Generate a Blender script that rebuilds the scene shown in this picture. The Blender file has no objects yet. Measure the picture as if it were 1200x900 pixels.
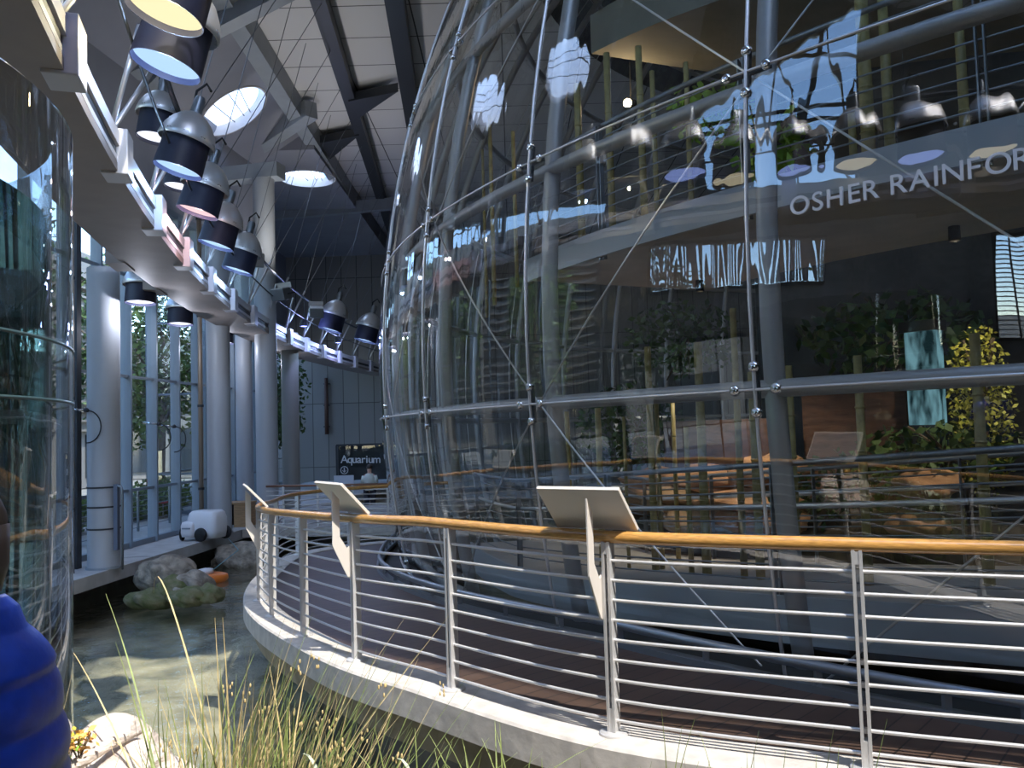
import bpy, bmesh, math, random
from mathutils import Vector, Matrix
from math import pi, sin, cos, sqrt, radians as RAD
random.seed(7)
scn = bpy.context.scene
COL = scn.collection

# ---------------------------------------------------------------- camera
PITCH, ROLL, FPX, EYE = RAD(3.1), RAD(1.7), 970.0, 1.65
_F = Vector((0, cos(PITCH), sin(PITCH))); _R0 = Vector((1, 0, 0)); _U0 = Vector((0, -sin(PITCH), cos(PITCH)))
CR = cos(ROLL)*_R0 - sin(ROLL)*_U0; CU = sin(ROLL)*_R0 + cos(ROLL)*_U0
cd = bpy.data.cameras.new('camera'); cam = bpy.data.objects.new('camera', cd); COL.objects.link(cam)
cd.sensor_width = 36; cd.lens = FPX/1200*36; cd.clip_end = 300; cd.clip_start = .05
m = Matrix((CR, CU, -_F)).transposed().to_4x4(); m.translation = (0, 0, EYE); cam.matrix_world = m
scn.camera = cam

# ---------------------------------------------------------------- light, exposure
scn.view_settings.view_transform = 'Standard'; scn.view_settings.look = 'None'
scn.view_settings.exposure = 0.38; scn.view_settings.gamma = 1.0
try: scn.view_settings.use_curve_mapping = False
except Exception: pass
SUNV = Vector((4.5, -6.8, 11.7)).normalized()
W = bpy.data.worlds.new('world'); scn.world = W; W.use_nodes = True
wn = W.node_tree.nodes; wl = W.node_tree.links; wn.clear()
wo = wn.new('ShaderNodeOutputWorld'); bg = wn.new('ShaderNodeBackground'); sky = wn.new('ShaderNodeTexSky')
sky.sky_type = 'NISHITA'; sky.sun_disc = False; sky.sun_elevation = math.asin(SUNV.z)
sky.sun_rotation = math.atan2(SUNV.x, SUNV.y); sky.air_density = 1.0; sky.dust_density = .5
bg.inputs['Strength'].default_value = 0.9
hs = wn.new('ShaderNodeHueSaturation'); hs.inputs['Saturation'].default_value = 1.12; wl.new(sky.outputs[0], hs.inputs['Color']); wl.new(hs.outputs[0], bg.inputs[0]); wl.new(bg.outputs[0], wo.inputs[0])
sl = bpy.data.lights.new('sun', 'SUN'); sl.energy = 5.2; sl.angle = RAD(0.6); sl.color = (1, .95, .87)
so = bpy.data.objects.new('sun', sl); COL.objects.link(so); so.rotation_euler = SUNV.to_track_quat('Z', 'Y').to_euler()
scn.cycles.max_bounces = 10; scn.cycles.transparent_max_bounces = 40; scn.cycles.transmission_bounces = 10
scn.cycles.glossy_bounces = 6; scn.cycles.diffuse_bounces = 6; scn.cycles.sample_clamp_indirect = 6.0

# ---------------------------------------------------------------- helpers
def ray(u, v): return _F + CR*((u-600)/FPX) + CU*((450-v)/FPX)
def atz(u, v, z): d = ray(u, v); return Vector((0, 0, EYE)) + d*((z-EYE)/d.z)
def aty(u, v, y): d = ray(u, v); return Vector((0, 0, EYE)) + d*(y/d.y)
DC = Vector((11.82, 15.15, 2.5)); DR = 14.08
def dome(phi, z, r=DR):
    rr = sqrt(max(r*r-(z-DC.z)**2, 0)); a = RAD(phi); return Vector((DC.x+rr*cos(a), DC.y+rr*sin(a), z))
def cyl(phi, z, r): a = RAD(phi); return Vector((DC.x+r*cos(a), DC.y+r*sin(a), z))
def atcyl(u, v, r):
    d = ray(u, v); p = Vector((-DC.x, -DC.y)); dd = Vector((d.x, d.y)); a = dd.dot(dd); b = p.dot(dd); c = p.dot(p)-r*r
    t = (-b-sqrt(max(b*b-a*c, 0)))/a; return Vector((0, 0, EYE))+d*t

def tag(o, label=None, cat=None, group=None, kind=None):
    if label: o['label'] = label
    if cat: o['category'] = cat
    if group: o['group'] = group
    if kind: o['kind'] = kind
    return o
def thing(name, label, cat, loc=(0, 0, 0), rotz=0, group=None, kind=None):
    o = bpy.data.objects.new(name, None); COL.objects.link(o); o.location = loc; o.rotation_euler = (0, 0, rotz)
    o.empty_display_size = .1
    return tag(o, label, cat, group, kind)
def origin(o):
    v = Vector((0, 0, 0))
    while o is not None: v = v + Vector(o.location); o = o.parent
    return v

class MB:
    def __init__(s): s.v = []; s.f = []
    def add(s, vs, fs):
        n = len(s.v); s.v += [tuple(p) for p in vs]; s.f += [tuple(i+n for i in f) for f in fs]; return s
    def obox(s, c, ax, ay, az, hx, hy, hz):
        c = Vector(c); vs = []
        for i in (-1, 1):
            for j in (-1, 1):
                for k in (-1, 1): vs.append(c+ax*(i*hx)+ay*(j*hy)+az*(k*hz))
        return s.add(vs, [(0, 1, 3, 2), (4, 6, 7, 5), (0, 4, 5, 1), (2, 3, 7, 6), (0, 2, 6, 4), (1, 5, 7, 3)])
    def box(s, c, size, rz=0):
        ax = Vector((cos(rz), sin(rz), 0)); ay = Vector((-sin(rz), cos(rz), 0))
        return s.obox(c, ax, ay, Vector((0, 0, 1)), size[0]/2, size[1]/2, size[2]/2)
    def beam(s, a, b, w, h, up=Vector((0, 0, 1))):
        a = Vector(a); b = Vector(b); d = (b-a); L = d.length; d.normalize()
        x = d.cross(up)
        if x.length < 1e-4: x = d.cross(Vector((0, 1, 0)))
        x.normalize(); y = x.cross(d).normalized()
        return s.obox((a+b)/2, d, x, y, L/2, w/2, h/2)
    def tube(s, pts, r, n=8, closed=False, cap=True):
        pts = [Vector(p) for p in pts]; N = len(pts); rs = r if isinstance(r, (list, tuple)) else [r]*N
        T = []
        for i in range(N):
            if closed: t = pts[(i+1) % N]-pts[i-1]
            else: t = pts[min(i+1, N-1)]-pts[max(i-1, 0)]
            T.append(t.normalized())
        ref = Vector((0, 0, 1)) if abs(T[0].z) < .9 else Vector((1, 0, 0))
        u = (ref-T[0]*ref.dot(T[0])).normalized(); vs = []
        for i in range(N):
            u = (u-T[i]*u.dot(T[i]))
            u.normalize(); w = T[i].cross(u)
            for k in range(n): a = 2*pi*k/n; vs.append(pts[i]+(u*cos(a)+w*sin(a))*rs[i])
        fs = []
        for i in range(N if closed else N-1):
            j = (i+1) % N
            for k in range(n): l = (k+1) % n; fs.append((i*n+k, i*n+l, j*n+l, j*n+k))
        if cap and not closed:
            fs.append(tuple(range(n-1, -1, -1))); fs.append(tuple((N-1)*n+k for k in range(n)))
        return s.add(vs, fs)
    def lathe(s, prof, c=(0, 0, 0), n=24, axis=None, a0=0, a1=2*pi):
        c = Vector(c); Z = Vector(axis).normalized() if axis is not None else Vector((0, 0, 1))
        X = Z.orthogonal().normalized(); Y = Z.cross(X); full = abs(a1-a0-2*pi) < 1e-6
        m_ = n if full else n+1; vs = []
        for r, z in prof:
            for k in range(m_): a = a0+(a1-a0)*k/n; vs.append(c+X*(r*cos(a))+Y*(r*sin(a))+Z*z)
        fs = []
        for i in range(len(prof)-1):
            for k in range(n):
                l = (k+1) % m_ if full else k+1; fs.append((i*m_+k, i*m_+l, (i+1)*m_+l, (i+1)*m_+k))
        return s.add(vs, fs)
    def sweep(s, paths, closed_sec=True, cap=True):      # list of sections (each a list of points)
        n = len(paths[0]); vs = [p for sec in paths for p in sec]; fs = []
        for i in range(len(paths)-1):
            for k in range(n if closed_sec else n-1):
                l = (k+1) % n; fs.append((i*n+k, i*n+l, (i+1)*n+l, (i+1)*n+k))
        if cap and closed_sec:
            fs.append(tuple(range(n-1, -1, -1))); fs.append(tuple((len(paths)-1)*n+k for k in range(n)))
        return s.add(vs, fs)
    def prism(s, poly, off):
        n = len(poly); off = Vector(off); vs = [Vector(p) for p in poly]; vs += [p+off for p in vs]
        return s.add(vs, [tuple(range(n-1, -1, -1)), tuple(range(n, 2*n))]+[(k, (k+1) % n, n+(k+1) % n, n+k) for k in range(n)])
    def blob(s, c, rad, seed=0, rough=.12, n=14, mflat=-.75):
        rnd = random.Random(seed); ph = [(rnd.uniform(0, 6.28), rnd.uniform(0, 6.28), rnd.uniform(1, 3.5), rnd.uniform(1, 3.5)) for _ in range(6)]
        c = Vector(c); vs = []; fs = []; M = n*2
        for i in range(n+1):
            th = pi*i/n
            for k in range(M):
                a = 2*pi*k/M; d = Vector((sin(th)*cos(a), sin(th)*sin(a), cos(th)))
                q = 1+rough*sum(sin(p[2]*d.x*2+p[0]+p[3]*d.z*2)*sin(p[3]*d.y*2+p[1]) for p in ph)/2
                z = d.z if d.z > mflat else mflat
                vs.append(c+Vector((d.x*rad[0]*q, d.y*rad[1]*q, z*rad[2]*q)))
        for i in range(n):
            for k in range(M): l = (k+1) % M; fs.append((i*M+k, (i+1)*M+k, (i+1)*M+l, i*M+l))
        return s.add(vs, fs)
    def leaves(s, c, rad, n, size, seed=0, flat=0):
        rnd = random.Random(seed); c = Vector(c)
        for _ in range(n):
            while True:
                d = Vector((rnd.uniform(-1, 1), rnd.uniform(-1, 1), rnd.uniform(-1, 1)))
                if .25 < d.length < 1: break
            p = c+Vector((d.x*rad[0], d.y*rad[1], d.z*rad[2]))
            a = Vector((rnd.uniform(-1, 1), rnd.uniform(-1, 1), rnd.uniform(-1, .6))).normalized(); b = a.orthogonal().normalized()
            b = (b*cos(rnd.uniform(0, 6))+a.cross(b)*sin(rnd.uniform(0, 6))).normalized(); q = size*rnd.uniform(.6, 1.3)
            s.add([p, p+a*q*.5+b*q*.28, p+a*q, p+a*q*.5-b*q*.28], [(0, 1, 2, 3)])
        return s
    def build(s, name, mat, parent=None, smooth=False, local=False, bevel=0):
        me = bpy.data.meshes.new(name)
        o_ = Vector((0, 0, 0)) if (local or parent is None) else origin(parent)
        me.from_pydata([tuple(Vector(p)-o_) for p in s.v], [], s.f); me.materials.append(mat)
        bm = bmesh.new(); bm.from_mesh(me); bmesh.ops.recalc_face_normals(bm, faces=bm.faces); bm.to_mesh(me); bm.free()
        if smooth: me.polygons.foreach_set('use_smooth', [True]*len(me.polygons))
        me.update()
        o = bpy.data.objects.new(name, me); COL.objects.link(o)
        if parent is not None: o.parent = parent
        if smooth == 'auto':
            mod = o.modifiers.new('edge', 'EDGE_SPLIT'); mod.split_angle = RAD(38)
        if bevel:
            mod = o.modifiers.new('bev', 'BEVEL'); mod.width = bevel; mod.segments = 2; mod.limit_method = 'ANGLE'
        return o
def filled(name, loops, mat, parent=None, flip=False, thick=0):
    bm = bmesh.new()
    for L in loops:
        vs = [bm.verts.new(p) for p in L]
        for i in range(len(vs)): bm.edges.new((vs[i], vs[(i+1) % len(vs)]))
    bmesh.ops.triangle_fill(bm, use_beauty=True, use_dissolve=False, edges=bm.edges[:])
    me = bpy.data.meshes.new(name); bm.to_mesh(me); bm.free(); me.materials.append(mat)
    o = bpy.data.objects.new(name, me); COL.objects.link(o)
    if parent is not None: o.parent = parent
    if thick:
        md = o.modifiers.new('sol', 'SOLIDIFY'); md.thickness = thick; md.offset = 0
    return o
def circ(c, r, n=48, ax=Vector((1, 0, 0)), ay=Vector((0, 1, 0))):
    c = Vector(c); return [c+ax*(r*cos(2*pi*k/n))+ay*(r*sin(2*pi*k/n)) for k in range(n)]
def copy_tree(o, parent=None):
    c = o.copy(); COL.objects.link(c)
    if parent is not None: c.parent = parent
    for ch in list(o.children): copy_tree(ch, c)
    return c

# ---------------------------------------------------------------- materials
def mat(name, col, rough=.5, metal=0, noise=0, scale=8, bump=0, col2=None, stretch=(1, 1, 1), spec=None, coat=0):
    M = bpy.data.materials.new(name); M.use_nodes = True; nt = M.node_tree; b = nt.nodes['Principled BSDF']
    b.inputs['Base Color'].default_value = (*col, 1); b.inputs['Roughness'].default_value = rough; b.inputs['Metallic'].default_value = metal
    if spec is not None: b.inputs['Specular IOR Level'].default_value = spec
    if coat: b.inputs['Coat Weight'].default_value = coat
    if noise or bump or col2:
        tc = nt.nodes.new('ShaderNodeTexCoord'); mp = nt.nodes.new('ShaderNodeMapping'); mp.inputs['Scale'].default_value = stretch
        nz = nt.nodes.new('ShaderNodeTexNoise'); nz.inputs['Scale'].default_value = scale; nz.inputs['Detail'].default_value = 6
        nt.links.new(tc.outputs['Object'], mp.inputs[0]); nt.links.new(mp.outputs[0], nz.inputs['Vector'])
        c2 = col2 if col2 else tuple(c*(1-noise) for c in col); c1 = col if col2 else tuple(min(c*(1+noise), 1) for c in col)
        rp = nt.nodes.new('ShaderNodeValToRGB'); rp.color_ramp.elements[0].color = (*c2, 1); rp.color_ramp.elements[1].color = (*c1, 1)
        rp.color_ramp.elements[0].position = .33; rp.color_ramp.elements[1].position = .67
        nt.links.new(nz.outputs[0], rp.inputs[0]); nt.links.new(rp.outputs[0], b.inputs['Base Color'])
        if bump:
            bp = nt.nodes.new('ShaderNodeBump'); bp.inputs['Strength'].default_value = bump; bp.inputs['Distance'].default_value = .05
            nt.links.new(nz.outputs[0], bp.inputs['Height']); nt.links.new(bp.outputs[0], b.inputs['Normal'])
    return M
def emis(name, col, st):
    M = bpy.data.materials.new(name); M.use_nodes = True; nt = M.node_tree; nt.nodes.clear()
    o = nt.nodes.new('ShaderNodeOutputMaterial'); e = nt.nodes.new('ShaderNodeEmission'); e.inputs[0].default_value = (*col, 1); e.inputs[1].default_value = st
    nt.links.new(e.outputs[0], o.inputs[0]); return M
def thinglass(name, tint, f0, rough=0, bump=0, bscale=3, stretch=(1, 1, 1), dist=.02, detail=2):
    M = bpy.data.materials.new(name); M.use_nodes = True; nt = M.node_tree; nt.nodes.clear(); N = nt.nodes.new; L = nt.links.new
    o = N('ShaderNodeOutputMaterial'); mx = N('ShaderNodeMixShader'); tr = N('ShaderNodeBsdfTransparent'); gl = N('ShaderNodeBsdfGlossy')
    tr.inputs[0].default_value = (*tint, 1); gl.inputs['Roughness'].default_value = rough; gl.inputs[0].default_value = (1, 1, 1, 1)
    lw = N('ShaderNodeLayerWeight'); lw.inputs[0].default_value = .5
    p = N('ShaderNodeMath'); p.operation = 'POWER'; p.inputs[1].default_value = 5
    ma = N('ShaderNodeMath'); ma.operation = 'MULTIPLY_ADD'; ma.inputs[1].default_value = 1-f0; ma.inputs[2].default_value = f0
    L(lw.outputs['Facing'], p.inputs[0]); L(p.outputs[0], ma.inputs[0]); L(ma.outputs[0], mx.inputs[0])
    L(tr.outputs[0], mx.inputs[1]); L(gl.outputs[0], mx.inputs[2]); L(mx.outputs[0], o.inputs[0])
    if bump:
        tc = N('ShaderNodeTexCoord'); mp = N('ShaderNodeMapping'); mp.inputs['Scale'].default_value = stretch; nz = N('ShaderNodeTexNoise')
        nz.inputs['Scale'].default_value = bscale; nz.inputs['Detail'].default_value = detail
        bp = N('ShaderNodeBump'); bp.inputs['Strength'].default_value = bump; bp.inputs['Distance'].default_value = dist
        L(tc.outputs['Object'], mp.inputs[0]); L(mp.outputs[0], nz.inputs['Vector']); L(nz.outputs[0], bp.inputs['Height'])
        L(bp.outputs[0], gl.inputs['Normal'])
    return M
def refr(name, tint, ior):
    M = bpy.data.materials.new(name); M.use_nodes = True; nt = M.node_tree; nt.nodes.clear(); N = nt.nodes.new
    o = N('ShaderNodeOutputMaterial'); g = N('ShaderNodeBsdfGlass'); g.inputs['Color'].default_value = (*tint, 1); g.inputs['IOR'].default_value = ior
    g.inputs['Roughness'].default_value = 0; nt.links.new(g.outputs[0], o.inputs[0]); return M

CONC = mat('concrete', (.40, .38, .35), .8, noise=.18, scale=5, bump=.1)
CURB = mat('pale_concrete', (.56, .52, .47), .75, noise=.14, scale=9, bump=.12)
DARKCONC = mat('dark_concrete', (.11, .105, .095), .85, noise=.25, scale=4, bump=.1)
PAINT = mat('grey_paint', (.30, .33, .36), .45, noise=.05, scale=3)
COLP = mat('column_paint', (.44, .46, .49), .42)
WHITE = mat('white_paint', (.62, .58, .56), .45, noise=.05, scale=3)
DARKST = mat('dark_steel', (.045, .05, .058), .45, .3)
STEEL = mat('rail_steel', (.60, .59, .58), .38, .35)
CHROME = mat('chrome', (.72, .72, .72), .12, 1)
ALU = mat('brushed_aluminium', (.70, .69, .68), .38, .75)
DULL = mat('dull_steel', (.26, .28, .30), .38, .75)
BLACK = mat('black_rubber', (.012, .012, .013), .6)
NAVY = mat('navy_shade', (.012, .014, .035), .5)
WOOD = mat('handrail_wood', (.54, .28, .075), .28, noise=.22, scale=6, stretch=(3, 3, 25), coat=.5)
BAMBOO = mat('bamboo', (.33, .27, .10), .5, noise=.25, scale=12)
SIGN = mat('sign_paint', (.66, .61, .55), .5)
MULL = mat('mullion_paint', (.20, .24, .28), .45)
TRIMB = mat('warm_soffit', (.33, .28, .255), .6, noise=.06, scale=2)
RINGP = mat('ring_paint', (.60, .58, .60), .4)
GLASS = thinglass('dome_glass', (.87, .89, .87), .12, bump=.55, bscale=2.6, stretch=(1, 1, .14), dist=.014, detail=2)
PANE = thinglass('window_glass', (.90, .94, .95), .05)
WATER = thinglass('pond_water', (.82, .88, .84), .022, bump=.55, bscale=4.5, dist=.03, detail=3)
TANKW = refr('tank_water', (.66, .86, .86), 1.33)
ACRYL = thinglass('acrylic', (.80, .80, .80), .07, bump=.2, bscale=3, dist=.01)

# ================================================================ SETTING
CEILZ = 11.5; FZ = -.70; WZ = -1.30
FOLD = -6.1
def slopez(x): return CEILZ+.65*(x-FOLD)

def brick_mat(name, c1, c2, mortar, w, h, ms, rough=.7, swap=False, off=0, rz=0):
    M = bpy.data.materials.new(name); M.use_nodes = True; nt = M.node_tree; b = nt.nodes['Principled BSDF']; N = nt.nodes.new; L = nt.links.new
    tc = N('ShaderNodeTexCoord'); mp = N('ShaderNodeMapping'); br = N('ShaderNodeTexBrick')
    if swap: mp.inputs['Rotation'].default_value = (pi/2, 0, 0)
    if rz: mp.inputs['Rotation'].default_value = (0, 0, rz)
    br.offset = off; br.inputs['Scale'].default_value = 1; br.inputs['Brick Width'].default_value = w; br.inputs['Row Height'].default_value = h
    br.inputs['Mortar Size'].default_value = ms; br.inputs['Color1'].default_value = (*c1, 1); br.inputs['Color2'].default_value = (*c2, 1); br.inputs['Mortar'].default_value = (*mortar, 1)
    br.inputs['Mortar Smooth'].default_value = 0
    L(tc.outputs['Object'], mp.inputs[0]); L(mp.outputs[0], br.inputs[0]); L(br.outputs[0], b.inputs['Base Color']); b.inputs['Roughness'].default_value = rough
    return M
CEILM = brick_mat('ceiling_panels', (.66, .65, .65), (.70, .69, .69), (.08, .08, .08), 2.1, 1.55, .018, .8)
BLUEC = mat('plaster_ceiling', (.30, .31, .36), .7, noise=.05, scale=1)
WALLM = brick_mat('board_marked_concrete', (.30, .29, .27), (.265, .255, .24), (.10, .095, .09), .78, 3.2, .018, .85, swap=True)

FROST = bpy.data.materials.new('frosted_skylight'); FROST.use_nodes = True; nt = FROST.node_tree; nt.nodes.clear(); o = nt.nodes.new('ShaderNodeOutputMaterial'); q = nt.nodes.new('ShaderNodeBsdfTranslucent'); q.inputs[0].default_value = (.80, .90, 1, 1); nt.links.new(q.outputs[0], o.inputs[0])
# ceiling with the round well over the dome and an unseen opening shaped to drop sun on bank, kerb and pond
DW = 11.4
loops = [[(FOLD, -14, CEILZ), (30, -14, CEILZ), (30, 42, CEILZ), (FOLD, 42, CEILZ)], circ((DC.x, DC.y, CEILZ), DW, 96),
         [(x+4.42, y-6.68, CEILZ) for x, y in ((2.9, 2.6), (3.4, 3.75), (1.9, 4.3), (.62, 4.98), (-.3, 5.80), (-.95, 6.35), (-1.6, 7.2), (-2.15, 8.1), (-2.7, 9.2), (-3.2, 10.6), (-3.6, 12.2), (-5.8, 12.2), (-6.2, 8.0), (-3.3, 2.4))]]
tag(filled('ceiling', loops, CEILM), 'grey panelled ceiling above the hall', 'ceiling', kind='structure')
mb = MB(); mb.lathe([(DW, CEILZ-.01), (DW, 18.2)], (DC.x, DC.y, 0), 96)
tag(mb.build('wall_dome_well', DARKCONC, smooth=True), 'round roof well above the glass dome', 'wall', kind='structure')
o = filled('ceiling_dome_well', [circ((DC.x, DC.y, 18.2), DW+.05, 64), circ((DC.x, DC.y, 18.2), 2.6, 32)], DARKCONC)  # unseen opening added to let daylight into the dome
tag(o, 'round lid of the roof well with a round opening', 'ceiling', kind='structure')

SKYL = [((-7.45, 22.4), .98), ((-7.6, 14.3), .95), ((-7.4, 10.4), .95)]
nx = Vector((1, 0, .65)).normalized(); ny = Vector((0, 1, 0))
loops = [[(FOLD, 5.6, slopez(FOLD)), (FOLD, 26, slopez(FOLD)), (-11, 26, slopez(-11)), (-11, 5.6, slopez(-11))]]
loops += [circ((x, y, slopez(x)), r, 40, nx, ny) for (x, y), r in SKYL]
tag(filled('ceiling_slope', loops, BLUEC), 'dark blue sloped ceiling bay with round skylights', 'ceiling', kind='structure')
FZ2 = 10.75
loops = [[(FOLD+.01, 26, FZ2), (FOLD+.01, 42, FZ2), (-13, 42, FZ2), (-13, 26, FZ2)], circ((-7.05, 29.0, FZ2), .95, 40)]
tag(filled('ceiling_flat', loops, BLUEC), 'dark flat ceiling bay by the far columns', 'ceiling', kind='structure')
mb = MB(); xc = FOLD+(FZ2-CEILZ)/.65; mb.add([(FOLD, 26, CEILZ), (xc, 26, FZ2), (FOLD, 26, FZ2), (-11, 26, slopez(-11)), (-11, 26, FZ2)], [(0, 1, 2), (1, 3, 4)])
mb.add([(FOLD, 26, FZ2), (FOLD, 42, FZ2), (FOLD, 42, CEILZ), (FOLD, 26, CEILZ)], [(0, 1, 2, 3)])
tag(mb.build('trim_1', BLUEC), 'dark closing panels between the ceiling bays', 'trim', kind='structure')
for i, ((x, y), r) in enumerate(SKYL+[((-7.05, 29.0), .95)]):
    z = slopez(x) if i < 3 else FZ2; ax = nx if i < 3 else Vector((1, 0, 0)); n3 = ax.cross(ny)
    nm = ['over the fourth lamp', 'above the second lamp', 'nearest the roof glazing', 'small and flat by the far columns', 'by the back wall'][i]
    t = thing('skylight', 'round white skylight in dark ceiling, '+nm, 'skylight', (x, y, z), group='round skylights')
    MB().lathe([(r, -.02), (r+.05, -.02), (r+.05, .35), (r, .35), (r, -.02)], (x, y, z), 40, n3).build('frame', WHITE, t, 'auto')
    mbb = MB()
    for k in (-.35, .2, .55): mbb.beam(Vector((x, y, z))+ax*(r*k)-ny*r*.93+n3*.2, Vector((x, y, z))+ax*(r*k*.6)+ny*r*.93+n3*.2, .02, .02)
    mbb.build('glazing_bar', DARKST, t)
    MB().lathe([(0, .30), (r, .30)], (x, y, z), 40, n3).build('diffuser', FROST, t)

# tall clerestory window on the left wall (its blue panes are mirrored in the dome)
LWX = -8.25
def lw(y, z): return (LWX-.02*y, y, z)
WIN = [(0.0, 6.9), (4.7, 6.9), (5.5, 9.0), (2.8, 10.9), (.6, 12.9), (0.0, 13.3)]
t = thing('window_1', 'tall clerestory window with steel bars high on the left wall', 'window', lw(2, 7), kind='structure')
mb = MB()
for i in range(6): mb.beam(lw(*WIN[i]), lw(*WIN[(i+1) % 6]), .22, .12)
mb.build('window_frame', DARKST, t)
mb = MB()
for a_, b_ in (((1.45, 6.9), (1.5, 12.2)), ((3.1, 6.9), (2.95, 10.8)), ((0, 9.2), (5.3, 8.6)), ((0, 11.3), (2.3, 11.2))): mb.beam(lw(*a_), lw(*b_), .1, .09)
mb.build('glazing_bar', DARKST, t)
mb = MB()
for a_, b_ in (((.0, 6.9), (1.45, 12.0)), ((.3, 6.9), (2.9, 10.6)), ((3.0, 7.0), (4.9, 9.0))): mb.tube([Vector(lw(*a_))+Vector((.4, 0, 0)), Vector(lw(*b_))+Vector((.4, 0, 0))], .05, 6)
mb.build('brace', ALU, t)
MB().add([lw(*p) for p in WIN], [tuple(range(6))]).build('pane', PANE, t)
W2 = [(.9, 4.2), (6.3, 4.2), (6.3, 5.5), (.9, 5.5)]
W4 = [(1.2, -.6), (7.5, -.6), (7.5, 2.9), (1.2, 2.9)]
W3 = [(-7.0, 2.2), (-4.2, 2.2), (-4.2, 5.6), (-7.0, 5.6)]
tag(filled('wall_left', [[lw(-14, FZ), lw(7.7, FZ), lw(7.7, 10.0), lw(5.6, 10.0), lw(5.6, 14.5), lw(-14, 14.5)], [lw(*p) for p in WIN], [lw(*p) for p in W2], [lw(*p) for p in W3], [lw(*p) for p in W4]], CONC), 'concrete wall on the left beside the viewer', 'wall', kind='structure')
for nm, ww, lab, k_ in (('window_28', W2, 'long horizontal window in the concrete wall beside the viewer', 5), ('window_29', W3, 'louvred window in the concrete wall behind the viewer', 3), ('window_30', W4, 'low wide window in the concrete wall behind the tank', 6)):
    t = thing(nm, lab, 'window', lw(*ww[0]), kind='structure'); mb = MB()
    for i in range(4): mb.beam(lw(*ww[i]), lw(*ww[(i+1) % 4]), .2, .1)
    mb.build('window_frame', DARKST, t); mb = MB()
    for k in range(1, k_): y = ww[0][0]+(ww[1][0]-ww[0][0])*k/k_; mb.beam(lw(y, ww[0][1]), lw(y, ww[2][1]), .12, .07)
    mb.build('glazing_bar', DARKST, t)
    if k_ == 5:
        mb = MB()
        for k in range(34):
            y = ww[0][0]+.08+(ww[1][0]-ww[0][0]-.1)*k/34; a_ = .5+.5*sin(k*1.7); mb.obox(Vector(lw(y, (ww[0][1]+ww[2][1])/2))+Vector((.16, 0, 0)), Vector((cos(a_), sin(a_), 0)), Vector((-sin(a_), cos(a_), 0)), Vector((0, 0, 1)), .006, .055, (ww[2][1]-ww[0][1])/2-.05)
        mb.build('streak_slat', WHITE, t)  # unseen white slats added to streak the dome's reflection
    if k_ == 3:
        mb = MB()
        for k in range(22): mb.beam(lw(ww[0][0], ww[0][1]+.15*k), lw(ww[1][0], ww[0][1]+.15*k), .09, .03)
        mb.build('louvre', ALU, t)
    MB().add([lw(*p) for p in ww], [(0, 1, 2, 3)]).build('pane', PANE, t)
mb = MB(); mb.add([(-8.6, -14, 14.5), (FOLD, -14, 14.5), (FOLD, 5.6, 14.5), (-8.6, 5.6, 14.5)], [(0, 1, 2, 3)]); mb.add([(FOLD, -14, 14.5), (FOLD, -14, CEILZ), (FOLD, 5.6, CEILZ), (FOLD, 5.6, 14.5)], [(0, 1, 2, 3)]); mb.add([(-8.7, 5.6, 9), (FOLD, 5.6, CEILZ), (FOLD, 5.6, 14.5), (-8.7, 5.6, 14.5)], [(0, 1, 2, 3)])
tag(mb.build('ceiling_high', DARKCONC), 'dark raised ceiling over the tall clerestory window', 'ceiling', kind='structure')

# walls
door = [(-4.55, 42, FZ), (-1.2, 42, FZ), (-1.2, 42, 1.22), (-4.55, 42, 1.22)]
door = [(-8.8, -.0, 0)]
B1 = aty(394, 522, 42); B2 = aty(470, 519, 42)
loops = [[(-13, 42, -2.4), (B1.x, 42, -2.4), (B1.x, 42, B1.z), (B2.x+1, 42, B1.z), (B2.x+1, 42, -2.4), (30, 42, -2.4), (30, 42, CEILZ), (-13, 42, CEILZ)]]
tag(filled('wall_back', loops, WALLM, thick=.02), 'tall board marked concrete wall at the far end', 'wall', kind='structure')
MB().box((8, -14.1, 5), (40, .2, 15)).build('wall_front', DARKCONC); tag(bpy.data.objects['wall_front'], 'dark concrete wall behind the viewer', 'wall', kind='structure')
MB().box((30.1, 14, 5), (.2, 56, 15)).build('wall_right', DARKCONC); tag(bpy.data.objects['wall_right'], 'dark concrete wall on the far right', 'wall', kind='structure')

# ---------- floors, pond
CX = lambda y: -7.56+.08*(y-13.84)
mb = MB(); pth = []
for k in range(13):
    y = 4.5+37.5*k/12; x = CX(y); pth.append([(x, y, FZ), (x, y, FZ-.24), (x-5, y, FZ-.24), (x-5, y, FZ)])
mb.sweep(pth); tag(mb.build('floor_walkway', mat('walkway_concrete', (.46, .45, .44), .7, noise=.12, scale=3)), 'pale concrete walkway slab along the glass wall', 'walkway', kind='structure')
mb = MB()
for k in range(5): y = 6.9+4.95*k; mb.beam((CX(y)-.005, y, FZ+.001), (CX(y)-1.3, y, FZ+.001), .02, .004)
tag(mb.build('trim_2', DARKCONC), 'dark joints across the walkway slab', 'trim', kind='structure')
MB().box((8.6, 24, -2.2), (44, 56, .3)).build('floor_lower', mat('lower_floor', (.06, .058, .05), .8, noise=.2, scale=2))
tag(bpy.data.objects['floor_lower'], 'dark lower floor beneath the dome', 'floor', kind='structure')
MB().box((.5, 41, -1.32), (15, 9, .2)).build('floor_far', CONC); tag(bpy.data.objects['floor_far'], 'grey floor in front of the concrete wall', 'floor', kind='structure')
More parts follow.
